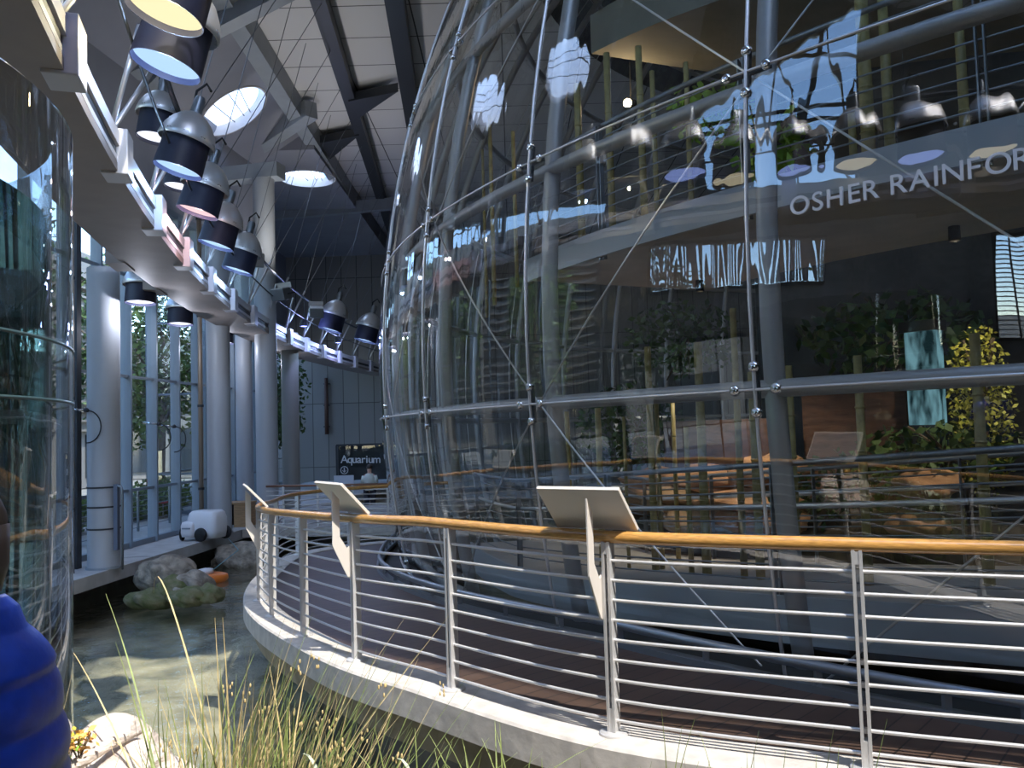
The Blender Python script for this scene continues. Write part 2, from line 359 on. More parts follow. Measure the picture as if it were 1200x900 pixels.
# pond bed: its own mineral colours
BED = mat('pond_bed', (.64, .52, .36), .9, col2=(.15, .14, .11), scale=1.3, bump=.4)
mb = MB(); nx_, ny_ = 40, 60; vs = []; rnd = random.Random(3)
for j in range(ny_+1):
    for i in range(nx_+1):
        x = -9+13*i/nx_; y = 3.0+33*j/ny_
        vs.append((x, y, -1.72+.10*sin(x*1.7+y*.6)*sin(y*1.1)+.05*rnd.uniform(-1, 1)))
mb.add(vs, [(j*(nx_+1)+i, j*(nx_+1)+i+1, (j+1)*(nx_+1)+i+1, (j+1)*(nx_+1)+i) for j in range(ny_) for i in range(nx_)])
tag(mb.build('pond_bed', BED, smooth=True), 'brown and teal gravel bed of the pond', 'pond bed', kind='structure')
mb = MB(); mb.add([(-9, 3.4, WZ), (4, 3.4, WZ), (4, 35, WZ), (-9, 35, WZ)], [(0, 1, 2, 3)])
tag(mb.build('pond_water', WATER), 'rippled clear water of the indoor pond', 'water', kind='structure')
mb = MB(); mb.sweep([[(CX(y)-.9, y, FZ-.24), (CX(y)-.9, y, -2.0), (CX(y)-1.1, y, -2.0), (CX(y)-1.1, y, FZ-.24)] for y in (4.5, 20, 36)])
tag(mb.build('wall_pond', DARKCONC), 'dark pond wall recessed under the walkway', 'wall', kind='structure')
# bank
mb = MB(); vs = []; nx_, ny_ = 50, 24
for j in range(ny_+1):
    for i in range(nx_+1):
        x = -9+16*i/nx_; y = -14+18.6*(j/ny_)**.7; f = max(0, min(1, (y-3.0)/1.5)); z = -1.9*f*f*(3-2*f)-.02+.02*sin(3*x)*sin(4*y)
        vs.append((x, y, z))
mb.add(vs, [(j*(nx_+1)+i, j*(nx_+1)+i+1, (j+1)*(nx_+1)+i+1, (j+1)*(nx_+1)+i) for j in range(ny_) for i in range(nx_)])
tag(mb.build('ground_bank', mat('bank_soil', (.10, .085, .06), .95, noise=.4, scale=12, bump=.4), smooth=True), 'dark soil bank in front of the pond', 'bank', kind='structure')

# ---------- left glass wall
GX = lambda y: -8.6+.06*(y-16)
ys = [7.8, 10.1, 12.4]+[13.55+1.15*k for k in range(11)]
GT = 7.2
gpts = [Vector((GX(y), y)) for y in ys]+[Vector((-8.0, 25.75)), Vector((-9.7, 25.9)), Vector((-11.4, 26.0)), Vector((-11.4, 31)), Vector((-11.4, 36.5)), Vector((-11.4, 42))]
for i in range(len(gpts)-1):
    A, B = gpts[i], gpts[i+1]; far = i >= len(ys)-1
    A3 = lambda z, o=0: Vector((A.x+o, A.y, z)); B3 = lambda z, o=0: Vector((B.x+o, B.y, z))
    t = thing('window_%d' % (i+2), 'tall glass bay number %d from the front in the left glass wall' % (i+1), 'window', A3(FZ), kind='structure')
    MB().box(A3((FZ+GT)/2), (.22, .085, GT-FZ), .06).build('mullion', MULL, t)
    mb = MB()
    for z in (.55, 3.05, 5.3): mb.beam(A3(z, .02), B3(z, .02), .07, .06)
    mb.beam(A3(FZ+.06), B3(FZ+.06), .12, .12); mb.beam(A3(GT), B3(GT), .2, .16)
    mb.build('transom', MULL, t)
    MB().add([A3(FZ), B3(FZ), B3(GT), A3(GT)], [(0, 1, 2, 3)]).build('pane', PANE, t)
mb = MB()
for i in range(len(gpts)-1):
    A, B = gpts[i], gpts[i+1]; mb.add([(A.x, A.y, GT), (B.x, B.y, GT), (B.x, B.y, 11.6), (A.x, A.y, 11.6)], [(0, 1, 2, 3)])
tag(mb.build('wall_left_upper', BLUEC), 'dark blue grey wall above the left glass wall', 'wall', kind='structure')

# ceiling beams
def beamobj(n, a, b, w, h, m, lab):
    tag(MB().beam(a, b, w, h).build('trim_%d' % n, m), lab, 'beam', kind='structure')
beamobj(3, (-3.3, 8, 11.3), (-5.75, 41.9, 11.3), .34, .4, DARKST, 'dark steel ceiling beam, middle of the three')
beamobj(4, (-5.75, 8, 11.2), (-6.55, 41.9, 11.2), .42, .6, PAINT, 'grey ceiling beam beside the sloped bay')
beamobj(5, (-1.7, 8, 11.25), (-3.9, 41.9, 11.25), .42, .5, DARKST, 'dark steel ceiling beam nearest the dome')
beamobj(6, (-9.4, 27.0, 10.55), (-5.6, 23.6, 11.1), .4, .5, PAINT, 'grey cross beam between the two skylights')
beamobj(7, (-10, 33.2, 10.6), (0, 33.2, 11.2), .3, .45, PAINT, 'grey cross beam in front of the back wall')
beamobj(8, (-8.6, 18.6, 10.1), (-4.2, 17.0, 11.2), .35, .35, PAINT, 'grey diagonal beam above the big lamps')
beamobj(9, (-9.8, 20.2, 9.5), (-6.0, 17.6, 11.0), .3, .3, PAINT, 'grey diagonal brace left of the round skylight')
beamobj(11, (-8.1, 22.9, 8.95), (-6.2, 22.5, 8.95), .5, .4, PAINT, 'short grey bracket beam on top of the violet column')
mb = MB()
for a, b, c in (((-4.4, 23, 11.3), (-2.9, 22.4, 11.3), (-4.45, 24.4, 11.3)), ((-6.0, 26.3, 11.3), (-4.6, 25.7, 11.3), (-6.0, 27.9, 11.3))):
    mb.prism([Vector(a), Vector(b), Vector(c)], (0, 0, -.25))
tag(mb.build('trim_10', DARKST), 'dark triangular gussets between the ceiling beams', 'trim', kind='structure')

# outside ground
MB().box((-35, 20, FZ-.15), (53, 130, .2)).build('ground_outside', mat('paving_outside', (.22, .22, .20), .8, noise=.15, scale=2))
tag(bpy.data.objects['ground_outside'], 'pale paving outside the glass wall', 'ground', kind='structure')

# ================================================================ COLUMNS AND HALL FITTINGS
def column(x, y, r, top, lab, m=COLP, bands=()):
    t = thing('column', lab, 'column', (x, y, FZ), kind='structure')
    MB().lathe([(0, FZ), (r, FZ), (r, top), (0, top)], (x, y, 0), 40).build('shaft', m, t, 'auto')
    MB().lathe([(r, FZ), (r+.03, FZ), (r+.03, FZ+.04), (r, FZ+.04)], (x, y, 0), 40).build('base_ring', PAINT, t, 'auto')
    if bands:
        for z in bands: MB().lathe([(r+.001, z), (r+.012, z), (r+.012, z+.03), (r+.001, z+.03)], (x, y, 0), 40).build('strap', DARKST, t)
    return t
column(-7.66, 15.5, .285, 4.9, 'thick grey round column nearest the tank, with three dark straps', bands=(.02, .42, .78))
column(-7.32, 20.6, .285, 6.9, 'bluish grey round column behind the white cart')
column(-6.72, 22.6, .29, 8.75, 'pale round column lit violet on its right side')
column(-7.25, 27.0, .28, 5.0, 'slim grey round column beside the far concrete wall', mat('column_tan', (.33, .31, .27), .6))
column(-7.75, 23.9, .24, 5.0, 'blue grey round column against the glass behind the violet one')
# vertical pipes beside the columns
for x, y, m, lab in ((-7.98, 14.95, mat('brown_pipe', (.22, .17, .12), .4, .3), 'brown vertical pipe just left of the strapped column'), (-7.58, 20.1, mat('tan_pipe', (.30, .23, .17), .4, .3), 'tan vertical pipe left of the column behind the cart')):
    t = thing('downpipe', lab, 'pipe', (x, y, FZ))
    MB().tube([(x, y, FZ), (x, y, 7.2)], .055, 14).build('pipe', m, t, True)
    for z in (.4, 2.4, 4.6, 7.0): MB().lathe([(.056, z), (.075, z), (.075, z+.06), (.056, z+.06)], (x, y, 0), 14).build('clamp', DARKST, t)
t = thing('service_post', 'dark flat post with bent tube strapped beside the near column', 'post', (-7.32, 15.35, FZ))
MB().box((-7.33, 15.3, .25), (.07, .10, 1.2)).build('post', mat('slate_paint', (.10, .12, .17), .5), t)
MB().tube([(-7.2, 15.25, FZ), (-7.2, 15.25, .72), (-7.22, 15.25, .80), (-7.29, 15.25, .83)], .022, 10).build('tube', DULL, t, True)
t = thing('caution_plate', 'small yellow square plate on the dark mullion by the tank', 'sign', aty(84, 546, 15.4))
P = aty(84, 546, 15.4)
MB().box(P, (.09, .03, .12)).build('plate', mat('yellow_paint', (.75, .48, .03), .5), t)
MB().lathe([(0, 0), (.022, 0), (.022, .006), (0, .006)], P+Vector((0, -.016, 0)), 16, (0, -1, 0)).build('dot', BLACK, t)
MB().box((P.x, P.y+.1, 3.4), (.18, .16, 8.2)).build('mullion_post', DARKST); tag(bpy.data.objects['mullion_post'], 'dark vertical steel post behind the small yellow plate', 'post', kind='structure')
# wall lamps on the mullions with hose loops
for i, (u, v) in enumerate(((96, 481), (182, 497), (200, 500))):
    P = aty(u, v, (15.2, 18.75, 19.45)[i])
    t = thing('spray_arm', ['chrome arm with hose loop by the dark post near the tank', 'chrome arm with hose loop on the glass wall, left of two', 'chrome arm with hose loop on the glass wall, right of two'][i], 'fitting', P)
    MB().tube([P+Vector((-.28, 0, .04)), P+Vector((.05, 0, 0))], .022, 10).build('arm', CHROME, t, True)
    MB().blob(P+Vector((.08, 0, 0)), (.05, .05, .05), 3, .02, 8).build('valve', DARKST, t, True)
    MB().tube([P+Vector((.08+.27*sin(a), 0, -.30+.30*cos(a))) for a in [pi*k/12 for k in range(13)]], .012, 6).build('hose', BLACK, t, True)

# white cart on wheels
c = Vector((-7.25, 19.3, FZ))
t = thing('wheeled_cart', 'white moulded plastic cart with black wheels on the walkway', 'cart', c, RAD(-14))
def rbox(mb, cx, cy, cz, sx, sy, sz, top=.75): # tapered tub
    vs = []
    for (z, k) in ((0, .92), (.25, 1.0), (.72, 1.0), (.92, .9), (1, top)):
        n = 24
        for i in range(n):
            a = 2*pi*i/n; ex = .35
            vs.append((cx+sx/2*k*math.copysign(abs(cos(a))**ex, cos(a)), cy+sy/2*k*math.copysign(abs(sin(a))**ex, sin(a)), cz+sz*z))
    n = 24; fs = [(r*n+i, r*n+(i+1) % n, (r+1)*n+(i+1) % n, (r+1)*n+i) for r in range(4) for i in range(n)]
    fs += [tuple(range(n-1, -1, -1)), tuple(4*n+i for i in range(n))]
    return mb.add(vs, fs)
CARTM = mat('white_plastic', (.80, .80, .82), .4)
rbox(MB(), .12, 0, .06, .78, .56, .62).build('body', CARTM, t, True, local=True)
rbox(MB(), -.20, -.05, .10, .36, .60, .36, .5).build('hopper', CARTM, t, True, local=True)
MB().box((-.19, -.36, .30), (.2, .03, .03)).build('handle', PAINT, t, local=True)
for x, y in ((-.43, -.16), (.16, -.32), (.42, .25)):
    MB().lathe([(0, -.035), (.12, -.035), (.155, -.02), (.155, .02), (.12, .035), (0, .035)], (x, y, .155), 20, (0, 1, 0) if x > -.3 else (1, .3, 0)).build('wheel', BLACK, t, True, local=True)
# wooden cabinet
t = thing('wooden_cabinet', 'low wooden cabinet with blue side on the walkway edge', 'cabinet', (-7.42, 22.0, FZ), RAD(-6))
WD = mat('cabinet_wood', (.42, .24, .11), .5, noise=.2, scale=5, stretch=(1, 1, 8))
MB().box((0, 0, .62), (.98, .60, .05)).build('top', WD, t, local=True, bevel=.008)
MB().box((.28, 0, .30), (.36, .54, .59)).build('body', WD, t, local=True)
MB().box((-.30, 0, .30), (.10, .52, .59)).build('side_panel', mat('blue_panel', (.05, .08, .22), .5), t, local=True)
MB().box((0, .2, .30), (.5, .06, .56)).build('back_panel', mat('cabinet_dark', (.06, .04, .03), .6), t, local=True)
MB().box((-.235, -.26, .30), (.03, .03, .59)).build('edge_strip', ALU, t, local=True)
# orange pool skimmer
c = Vector((-6.35, 17.3, WZ+.02))
t = thing('pool_skimmer', 'orange and white floating skimmer tethered beside the rocks', 'float', c)
MB().lathe([(.0, -.04), (.3, -.05), (.36, .02), (.34, .10), (.24, .13), (.0, .13)], c, 24).build('float', mat('orange_plastic', (.85, .22, .03), .4), t, True)
MB().lathe([(0, .12), (.16, .12), (.15, .22), (0, .25)], c+Vector((-.10, 0, 0)), 16).build('cap', CARTM, t, True)
MB().tube([c+Vector((-.2, 0, .1)), c+Vector((-.45, 0, .14)), c+Vector((-.6, .02, .1))], .03, 8).build('nozzle', mat('red_plastic', (.5, .03, .03), .4), t, True)
MB().tube([c+Vector((.05, 0, .2)), c+Vector((.15, 1.3, .42)), Vector((CX(20.2)-.02, 20.2, FZ+.02))], .008, 6).build('tether', mat('teal_cord', (.1, .3, .35), .6), t)

# boulders in the pond
ROCK = mat('river_rock', (.27, .23, .18), .85, noise=.45, scale=7, bump=1.2)
MOSS = mat('mossy_rock', (.19, .17, .10), .9, col2=(.09, .11, .03), scale=7, bump=1.2)
for (u, v, y, r, m, lab) in ((197, 674, 15.6, (.56, .45, .36), ROCK, 'large pale rounded boulder, highest of the pond rocks'), (226, 690, 15.1, (.36, .36, .30), ROCK, 'grey boulder in front of the orange skimmer'),
        (207, 690, 15.0, (.36, .3, .22), MOSS, 'mid sized brown rock between the two big pond boulders'), (222, 700, 14.6, (.34, .3, .18), MOSS, 'mossy yellow green rock at the front of the pond rocks'),
        (245, 697, 14.7, (.28, .28, .18), MOSS, 'green mossy rock at the right end of the pond rocks'), (180, 702, 14.9, (.46, .4, .2), MOSS, 'dark wet rock at the left end of the pond rocks'),
        (285, 655, 19.5, (.7, .6, .4), ROCK, 'dark wet rock in the shade under the walkway')):
    P = aty(u, v, y); o = MB().blob(P, r, int(u), .16, 16).build('boulder', m, None, True)
    tag(o, lab, 'rock', 'rocks in the pond')

# ================================================================ OUTSIDE
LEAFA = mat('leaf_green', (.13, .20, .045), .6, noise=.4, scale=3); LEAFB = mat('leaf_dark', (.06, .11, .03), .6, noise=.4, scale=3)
BARK = mat('bark', (.12, .09, .06), .9, noise=.3, scale=8)
trees = [(-12.5, 17.5, 7.5, 2.0, 'broad green tree outside, straight behind the strapped column'), (-13.5, 22.5, 8.5, 2.2, 'tall loose tree outside, behind the cart'), (-11.8, 27.5, 7, 1.8, 'green tree outside near the violet column'),
         (-14.5, 31, 9, 2.4, 'dense tree outside beside the far concrete wall'), (-15.5, 12.5, 8, 2.3, 'tree outside, hidden in part by the tank'), (-13.0, 6.0, 7, 2.0, 'tree outside the glass left of the viewer'),
         (-14.0, -3, 8, 2.3, 'tree outside the glass behind the viewer'), (-10.6, 36, 6.5, 1.7, 'slim tree outside at the end of the glass wall')]
for i, (x, y, h, r, lab) in enumerate(trees):
    t = thing('garden_tree', lab, 'tree', (x, y, FZ), group='trees outside the glass wall'); rn = random.Random(i)
    MB().tube([(x, y, FZ-.1), (x+.1, y, FZ+h*.3), (x+.2*rn.uniform(-1, 1), y+.2, FZ+h*.7), (x, y+.1, FZ+h*.95)], [.2, .16, .1, .03], 8).build('trunk', BARK, t, True)
    mb = MB()
    for k in range(6):
        a = rn.uniform(0, 6.28); b = FZ+h*rn.uniform(.35, .6); mb.tube([(x, y, b), (x+r*.4*cos(a), y+r*.4*sin(a), b+h*.15), (x+r*.8*cos(a), y+r*.8*sin(a), b+h*.25)], [.07, .05, .02], 6)
    mb.build('branch', BARK, t, True)
    mb = MB(); mb.leaves((x, y, FZ+h*.68), (r, r, h*.40), 1500, .26, i)
    for k in range(5): mb.leaves((x+rn.uniform(-1, 1)*r*.7, y+rn.uniform(-1, 1)*r*.7, FZ+h*rn.uniform(.35, .9)), (r*.5, r*.5, r*.4), 220, .24, i*9+k)
    mb.build('foliage', LEAFA if i % 2 == 0 else LEAFB, t)
for i, (x, y, sx, sy, h, lab) in enumerate(((-11.3, 19.5, .6, 3.2, 1.0, 'low clipped hedge outside behind the glass door'), (-11.0, 25.5, .6, 2.4, 1.1, 'low hedge outside near the violet column'), (-12, 12, .6, 3, 1.1, 'low hedge outside behind the tank'))):
    t = thing('hedge', lab, 'hedge', (x, y, FZ)); mb = MB(); mb.leaves((x, y, FZ+h*.5), (sx, sy, h*.6), 2200, .13, 50+i); mb.build('foliage', LEAFA, t)
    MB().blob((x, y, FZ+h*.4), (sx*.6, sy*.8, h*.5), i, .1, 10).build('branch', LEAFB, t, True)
# building with horizontal louvres across the court
t = thing('louvred_building', 'pale building with long horizontal louvres across the court', 'building', (-21, 16, FZ))
MB().box((-23, 27, 5.3), (2.6, 38, 12)).build('wall', mat('stucco', (.20, .19, .175), .8), t); MB().box((-23, -5, 1.6), (2.6, 26, 4.6)).build('wing_wall', mat('stucco_wing', (.26, .25, .23), .8), t)
mb = MB()
for k in range(17): mb.box((-21.55, 27, 2.2+.48*k), (.30, 37.5, .10))
mb.build('louvre', mat('louvre', (.20, .18, .15), .6), t)
for k in range(9): MB().box((-21.65, -9+6.6*k, .9), (.12, 3.6, 2.2)).build('window', mat('dark_window', (.03, .04, .05), .1), t)
PIER = mat('pier', (.2, .19, .17), .8)
for k in range(7): MB().box((-21.5, 8.4+6.1*k, 5.2), (.34, .34, 11.8)).build('pier', PIER, t)
tag(t, 'pale building with long horizontal louvres across the court', 'building')
t = thing('garden_pavilion', 'low grey building with dark glass band closing the garden', 'building', (-27, 50, FZ))
MB().box((-27, 51, 3.4), (38, 2, 8.2)).build('wall', bpy.data.materials['stucco'], t)
mb = MB()
for k in range(9): mb.box((-27, 49.85, 3.6+.45*k), (37.6, .3, .10))
mb.build('louvre', bpy.data.materials['louvre'], t)
for k in range(8): MB().box((-41+4.4*k, 49.95, 1.0), (3.4, .12, 2.6)).build('window', bpy.data.materials['dark_window'], t)
MB().box((-27, 51, 7.6), (39, 3.4, .25)).build('roof', PIER, t)
# outside guard rail and furniture
t = thing('terrace_railing', 'grey horizontal bar railing outside the glass wall', 'railing', (-9.9, 20, FZ))
mb = MB(); mb.tube([(-9.9, 14, .37), (-9.6, 29, .37)], .03, 8); mb.build('handrail', DULL, t, True)
for k in range(7): MB().tube([(-9.9, 14, FZ+.1+.135*k), (-9.6, 29, FZ+.1+.135*k)], .01, 6).build('bar', DULL, t)
for k in range(9): MB().box((-9.9+.3*k/8, 14+15*k/8, FZ+.53), (.05, .05, 1.06)).build('post', DULL, t)
RED = mat('red_canvas', (.55, .03, .03), .7)
for (x, y, lab) in ((-10.9, 22.6, 'red folding chair outside, left of the two'), (-10.7, 25.0, 'red folding chair outside, right of the two')):
    t = thing('garden_chair', lab, 'chair', (x, y, FZ), group='red chairs outside')
    MB().box((x, y, FZ+.46), (.5, .5, .05)).build('seat', RED, t, bevel=.01); MB().box((x-.24, y, FZ+.85), (.05, .5, .65)).build('backrest', RED, t, bevel=.01)
    for a in (-.2, .2):
        for b in (-.2, .2): MB().tube([(x+a, y+b, FZ), (x+a, y+b, FZ+.45)], .018, 8).build('leg', DULL, t)
t = thing('white_sack', 'crumpled white sack outside beside the near column', 'sack', (-10.3, 18.3, FZ))
MB().blob((-10.3, 18.3, FZ+.35), (.45, .5, .42), 5, .25, 12).build('body', mat('sack', (.75, .75, .75), .8), t, True)
MB().blob((-10.3, 18.2, FZ+.76), (.14, .14, .1), 6, .2, 8).build('knot', mat('sack_knot', (.6, .6, .62), .8), t, True)

# ================================================================ FAR END
c = Vector((B1.x, 42, 0))
t = thing('aquarium_entrance', 'dark entrance in the concrete wall lettered Aquarium', 'entrance', (B1.x, 42, -1.2))
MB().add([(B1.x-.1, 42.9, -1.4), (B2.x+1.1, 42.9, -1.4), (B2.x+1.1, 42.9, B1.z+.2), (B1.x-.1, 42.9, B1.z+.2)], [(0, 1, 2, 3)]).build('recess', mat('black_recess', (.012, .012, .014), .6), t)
mb = MB()
for x in (B1.x+.02, B2.x+.4): mb.box((x, 42.03, (B1.z-1.2)/2), (.10, .12, B1.z+1.2))
mb.box(((B1.x+B2.x)/2+.2, 42.03, B1.z), (B2.x-B1.x+.4, .12, .10)); mb.build('frame', DARKST, t)
MB().box((B1.x+1.65*1.9, 42.4, .2), (.05, .05, 2.6)).build('post', DULL, t)
MB().add([(B1.x, 42.25, -1.2), (B2.x+.9, 42.25, -1.2), (B2.x+.9, 42.25, B1.z), (B1.x, 42.25, B1.z)], [(0, 1, 2, 3)]).build('glass_screen', PANE, t)
def letters(txt, cap, depth, place, m, parent, name='letter'):
    for i, ch in enumerate(txt):
        if ch == ' ': continue
        cu = bpy.data.curves.new('f', 'FONT'); cu.body = ch; cu.size = cap/.72; cu.extrude = depth; cu.offset = cap*.008
        ob = bpy.data.objects.new('f', cu); me = bpy.data.meshes.new_from_object(ob)
        bpy.data.objects.remove(ob)
        xs = [v.co.x for v in me.vertices]; x0 = (min(xs)+max(xs))/2
        M = place(i, ch, max(xs)-min(xs)); o_ = origin(parent)
        for v in me.vertices: v.co = M @ Vector((v.co.x-x0, v.co.y, v.co.z)) - o_
        me.materials.clear(); me.materials.append(m)
        o = bpy.data.objects.new(name, me); COL.objects.link(o); o.parent = parent
LET = mat('white_letter', (.72, .71, .70), .4)
ul = [403.5, 410, 415.5, 421, 426.3, 430, 434.5, 441.5]
def plA(i, ch, w):
    P = aty(ul[i], 542.5, 41.9); return Matrix.Translation(P) @ Matrix.Rotation(pi/2, 4, 'X')
letters('Aquarium', .40, .01, plA, LET, t)
P = aty(403.5, 551, 41.9)
MB().lathe([(.165, -.01), (.20, -.01), (.20, .01), (.165, .01), (.165, -.01)], P, 32, (0, -1, 0)).build('arrow_ring', LET, t)
mb = MB(); mb.box(P+Vector((0, 0, .03)), (.045, .02, .2)); mb.beam(P+Vector((0, 0, -.11)), P+Vector((-.1, 0, 0)), .02, .045, Vector((0, 1, 0))); mb.beam(P+Vector((0, 0, -.11)), P+Vector((.1, 0, 0)), .02, .045, Vector((0, 1, 0)))
mb.build('arrow', LET, t)
t = thing('notice_board', 'small pale notice board standing before the dark entrance', 'board', aty(403, 572, 36))
P = aty(403, 562, 36); MB().box(P, (.85, .05, .36)).build('panel', mat('board_face', (.55, .57, .62), .5), t)
MB().box(P+Vector((0, .03, -.6)), (.06, .04, 1.5)).build('post', DULL, t)
t = thing('wall_pipe', 'dark rust coloured vertical pipe on the far concrete wall', 'pipe', aty(383, 510, 41.85))
MB().tube([aty(383, 509, 41.8), aty(382, 443, 41.8)], .10, 10).build('pipe', mat('rust_pipe', (.11, .055, .04), .6), t, True)
for v in (450, 475, 500): MB().box(aty(383, v, 41.9), (.3, .14, .06)).build('clamp', DARKST, t)
# far straight railing
A = aty(312, 570, 21.5); B = aty(475, 567, 21.0)
t = thing('far_railing', 'straight railing with brown top rail at the far walkway', 'railing', (A.x, A.y, A.z-1.05))
MB().tube([A, B], .03, 10).build('handrail', mat('dark_wood', (.20, .09, .05), .4), t, True)
for k in range(8):
    d = Vector((0, 0, -.12*(k+1))); MB().tube([A+d, B+d], .013, 6).build('bar', STEEL, t)
for k in range(4):
    P = A.lerp(B, (k+.5)/4); MB().box(P+Vector((0, 0, -.53)), (.05, .05, 1.05)).build('post', STEEL, t)
mb = MB(); mb.prism([Vector((A.x-.5, A.y-.4, A.z-1.05)), Vector((B.x+1.5, B.y-.4, A.z-1.05)), Vector((B.x+1.5, B.y+6, A.z-1.05)), Vector((A.x-.5, A.y+6, A.z-1.05))], (0, 0, -.2))
tag(mb.build('floor_landing', CONC), 'concrete landing under the far railing', 'floor', kind='structure')

# ================================================================ LIGHT RING
RC, RR, RZ = Vector((64.6, 28.2)), 71.4, 4.42
def ring(y, off=0, z=0):
    x = RC.x-sqrt(RR*RR-(y-RC.y)**2); n = Vector((RC.x-x, RC.y-y)).normalized(); return Vector((x+n.x*off, y+n.y*off, z))
YS = [-6+46*k/46 for k in range(47)]
t = thing('lighting_bridge', 'long curved grey lighting bridge with boxes and light strips', 'lighting bridge', ring(6, 0, RZ))
def ringsec(offs): return [[ring(y, o, z) for o, z in offs] for y in YS]
MB().sweep(ringsec([(0, RZ), (0, RZ+.09), (-.06, RZ+.09), (-.06, RZ+.42), (-.9, RZ+.42), (-.9, RZ)])).build('soffit', TRIMB, t)
MB().sweep(ringsec([(.0, RZ+.10), (.0, RZ+.16), (-.055, RZ+.16), (-.055, RZ+.10)])).build('light_strip', RINGP, t)
MB().sweep(ringsec([(.02, RZ+.26), (.02, RZ+.41), (-.055, RZ+.41), (-.055, RZ+.26)])).build('fascia_strip', RINGP, t)
MB().sweep(ringsec([(-.01, RZ+.17), (-.01, RZ+.25), (-.05, RZ+.25), (-.05, RZ+.17)])).build('groove', DARKST, t)
by = [-3.2+2.35*k for k in range(18)]
for y in by:
    P = ring(y, -.12, RZ+.21); a = ring(y+.1)-ring(y-.1); a.normalize(); n = Vector((a.y, -a.x, 0))
    MB().obox(P+n*.09, a, n, Vector((0, 0, 1)), .18, .13, .24).build('box', RINGP, t, bevel=.012)
    if int(y*10) % 3 == 0: MB().obox(ring(y, -.98, RZ+.2), a, n, Vector((0, 0, 1)), .35, .14, .22).build('bracket', TRIMB, t)
    b0 = ring(y, -.1, RZ+.45)
    if y < 38.5:
        MB().tube([b0, ring(y+.75, .35, 6.15)], .028, 8).build('strut', ALU, t, True)
        MB().tube([b0, ring(y-.75, .30, 5.7)], .028, 8).build('strut', ALU, t, True)
    MB().tube([ring(y+.75, .35, 6.15), ring(y+1.6, 1.5, 11.2)], .008, 5).build('suspension_cable', DULL, t)
    if y > 6: MB().tube([ring(y+.75, .35, 6.15), ring(y+4.2, 2.1, 11.2)], .008, 5).build('suspension_cable', DULL, t)
MB().tube([ring(y, .32, 5.95) for y in YS[:-1]], .035, 8).build('truss_pipe', DARKST, t, True)
MB().tube([ring(y, .30, 5.3) for y in YS[:-1]], .016, 6).build('conduit', DARKST, t, True)

E_BLUE = emis('blue_lamp', (.42, .63, 1.0), .95); E_WARM = emis('warm_lamp', (1.0, .87, .52), .85); E_PINK = emis('rose_lamp', (1.0, .66, .70), .85); E_WHITE = emis('white_lamp', (.80, .84, 1), 1.3)
def make_lamp(y, off, zb, dia, em, lab, tilt=RAD(16), group='round lamps on the lighting bridge', light=0):
    P = ring(y, off, zb); s = dia/.5
    t = thing('pendant_lamp', lab, 'lamp', P, 0, group)
    t.rotation_euler = (RAD(-4), tilt, 0); t.scale = (s, s, s)
    MB().lathe([(.235, .36), (.25, .02), (.25, 0), (.243, 0), (.228, .36)], n=40).build('lamp_shade', NAVY, t, 'auto', local=True)
    MB().lathe([(0, .045), (.238, .045), (.238, .052), (0, .055)], n=40).build('diffuser', em, t, local=True)
    MB().lathe([(.285, .31), (.295, .325), (.287, .37), (.262, .45), (.21, .54), (.14, .61), (.07, .65), (0, .655)], n=40).build('reflector', ALU, t, True, local=True)
    mb = MB()
    for k in range(10): a = 2*pi*k/10; mb.box((.278*cos(a), .278*sin(a), .35), (.02, .05, .03), a)
    mb.build('clip', CHROME, t, local=True)
    MB().lathe([(.06, .62), (.06, .80), (.045, .84), (0, .84)], n=20).build('lamp_neck', DULL, t, 'auto', local=True)
    MB().tube([(-.05, 0, .76), (-.06, 0, .9), (.02, 0, 1.0), (.09, 0, .93)], .014, 8).build('hook', BLACK, t, True, local=True)
    if light:
        ld = bpy.data.lights.new('lamp_light', 'POINT'); ld.energy = light; c = em.node_tree.nodes['Emission'].inputs[0].default_value; ld.color = c[:3]; ld.shadow_soft_size = .03
        lo = bpy.data.objects.new('lamp_light', ld); COL.objects.link(lo); lo.parent = t; lo.location = (0, 0, -.12)
    return t
lamps = [(6.4, .66, 5.12, .64, E_WARM, 'big warm cream lamp at the top edge, nearest the viewer'), (7.35, .58, 5.10, .64, E_BLUE, 'big pale blue lamp directly below the cream one'),
         (10.2, .36, 5.03, .60, E_BLUE, 'silver capped lamp with blue light, third from the viewer'), (12.2, .34, 5.03, .61, E_PINK, 'silver capped lamp with rosy light, fourth from the viewer'),
         (14.4, .30, 5.03, .62, E_BLUE, 'silver capped lamp with blue light, fifth from the viewer'), (16.7, .33, 5.03, .64, E_BLUE, 'silver capped lamp just before the tall strut, sixth from the viewer'),
         (26.6, .95, 5.0, .78, E_BLUE, 'first of the three far lamps, before the concrete wall'), (29.6, 1.55, 4.95, .80, E_BLUE, 'middle of the three far lamps before the concrete wall'), (31.6, 1.9, 4.95, .82, E_BLUE, 'last far lamp, closest to the dome edge')]
for a in lamps: make_lamp(*a, light=32)
make_lamp(10.75, .02, 5.62, .50, E_WHITE, 'white lamp partly hidden behind the third silver capped lamp', RAD(6))
make_lamp(12.7, .02, 5.55, .50, E_WHITE, 'white lamp partly hidden behind the fourth silver capped lamp', RAD(6))
seq = [emis('deep_blue_disc', (.32, .44, 1.0), 2.2), emis('cream_disc', (1.0, .88, .60), 1.5)]
for k, y in enumerate((5.5, 4.65, 3.8, 2.95, 2.1, 1.25, .4, -.6, -1.6)):
    make_lamp(y, .4, 5.08 if y > 5 else 4.87, .70, seq[k % 2], 'overhead lamp mirrored in the dome glass as a %s disc, number %d from the left' % ('blue' if k % 2 == 0 else 'cream', k+1), 0, group='overhead lamps mirrored in the dome')
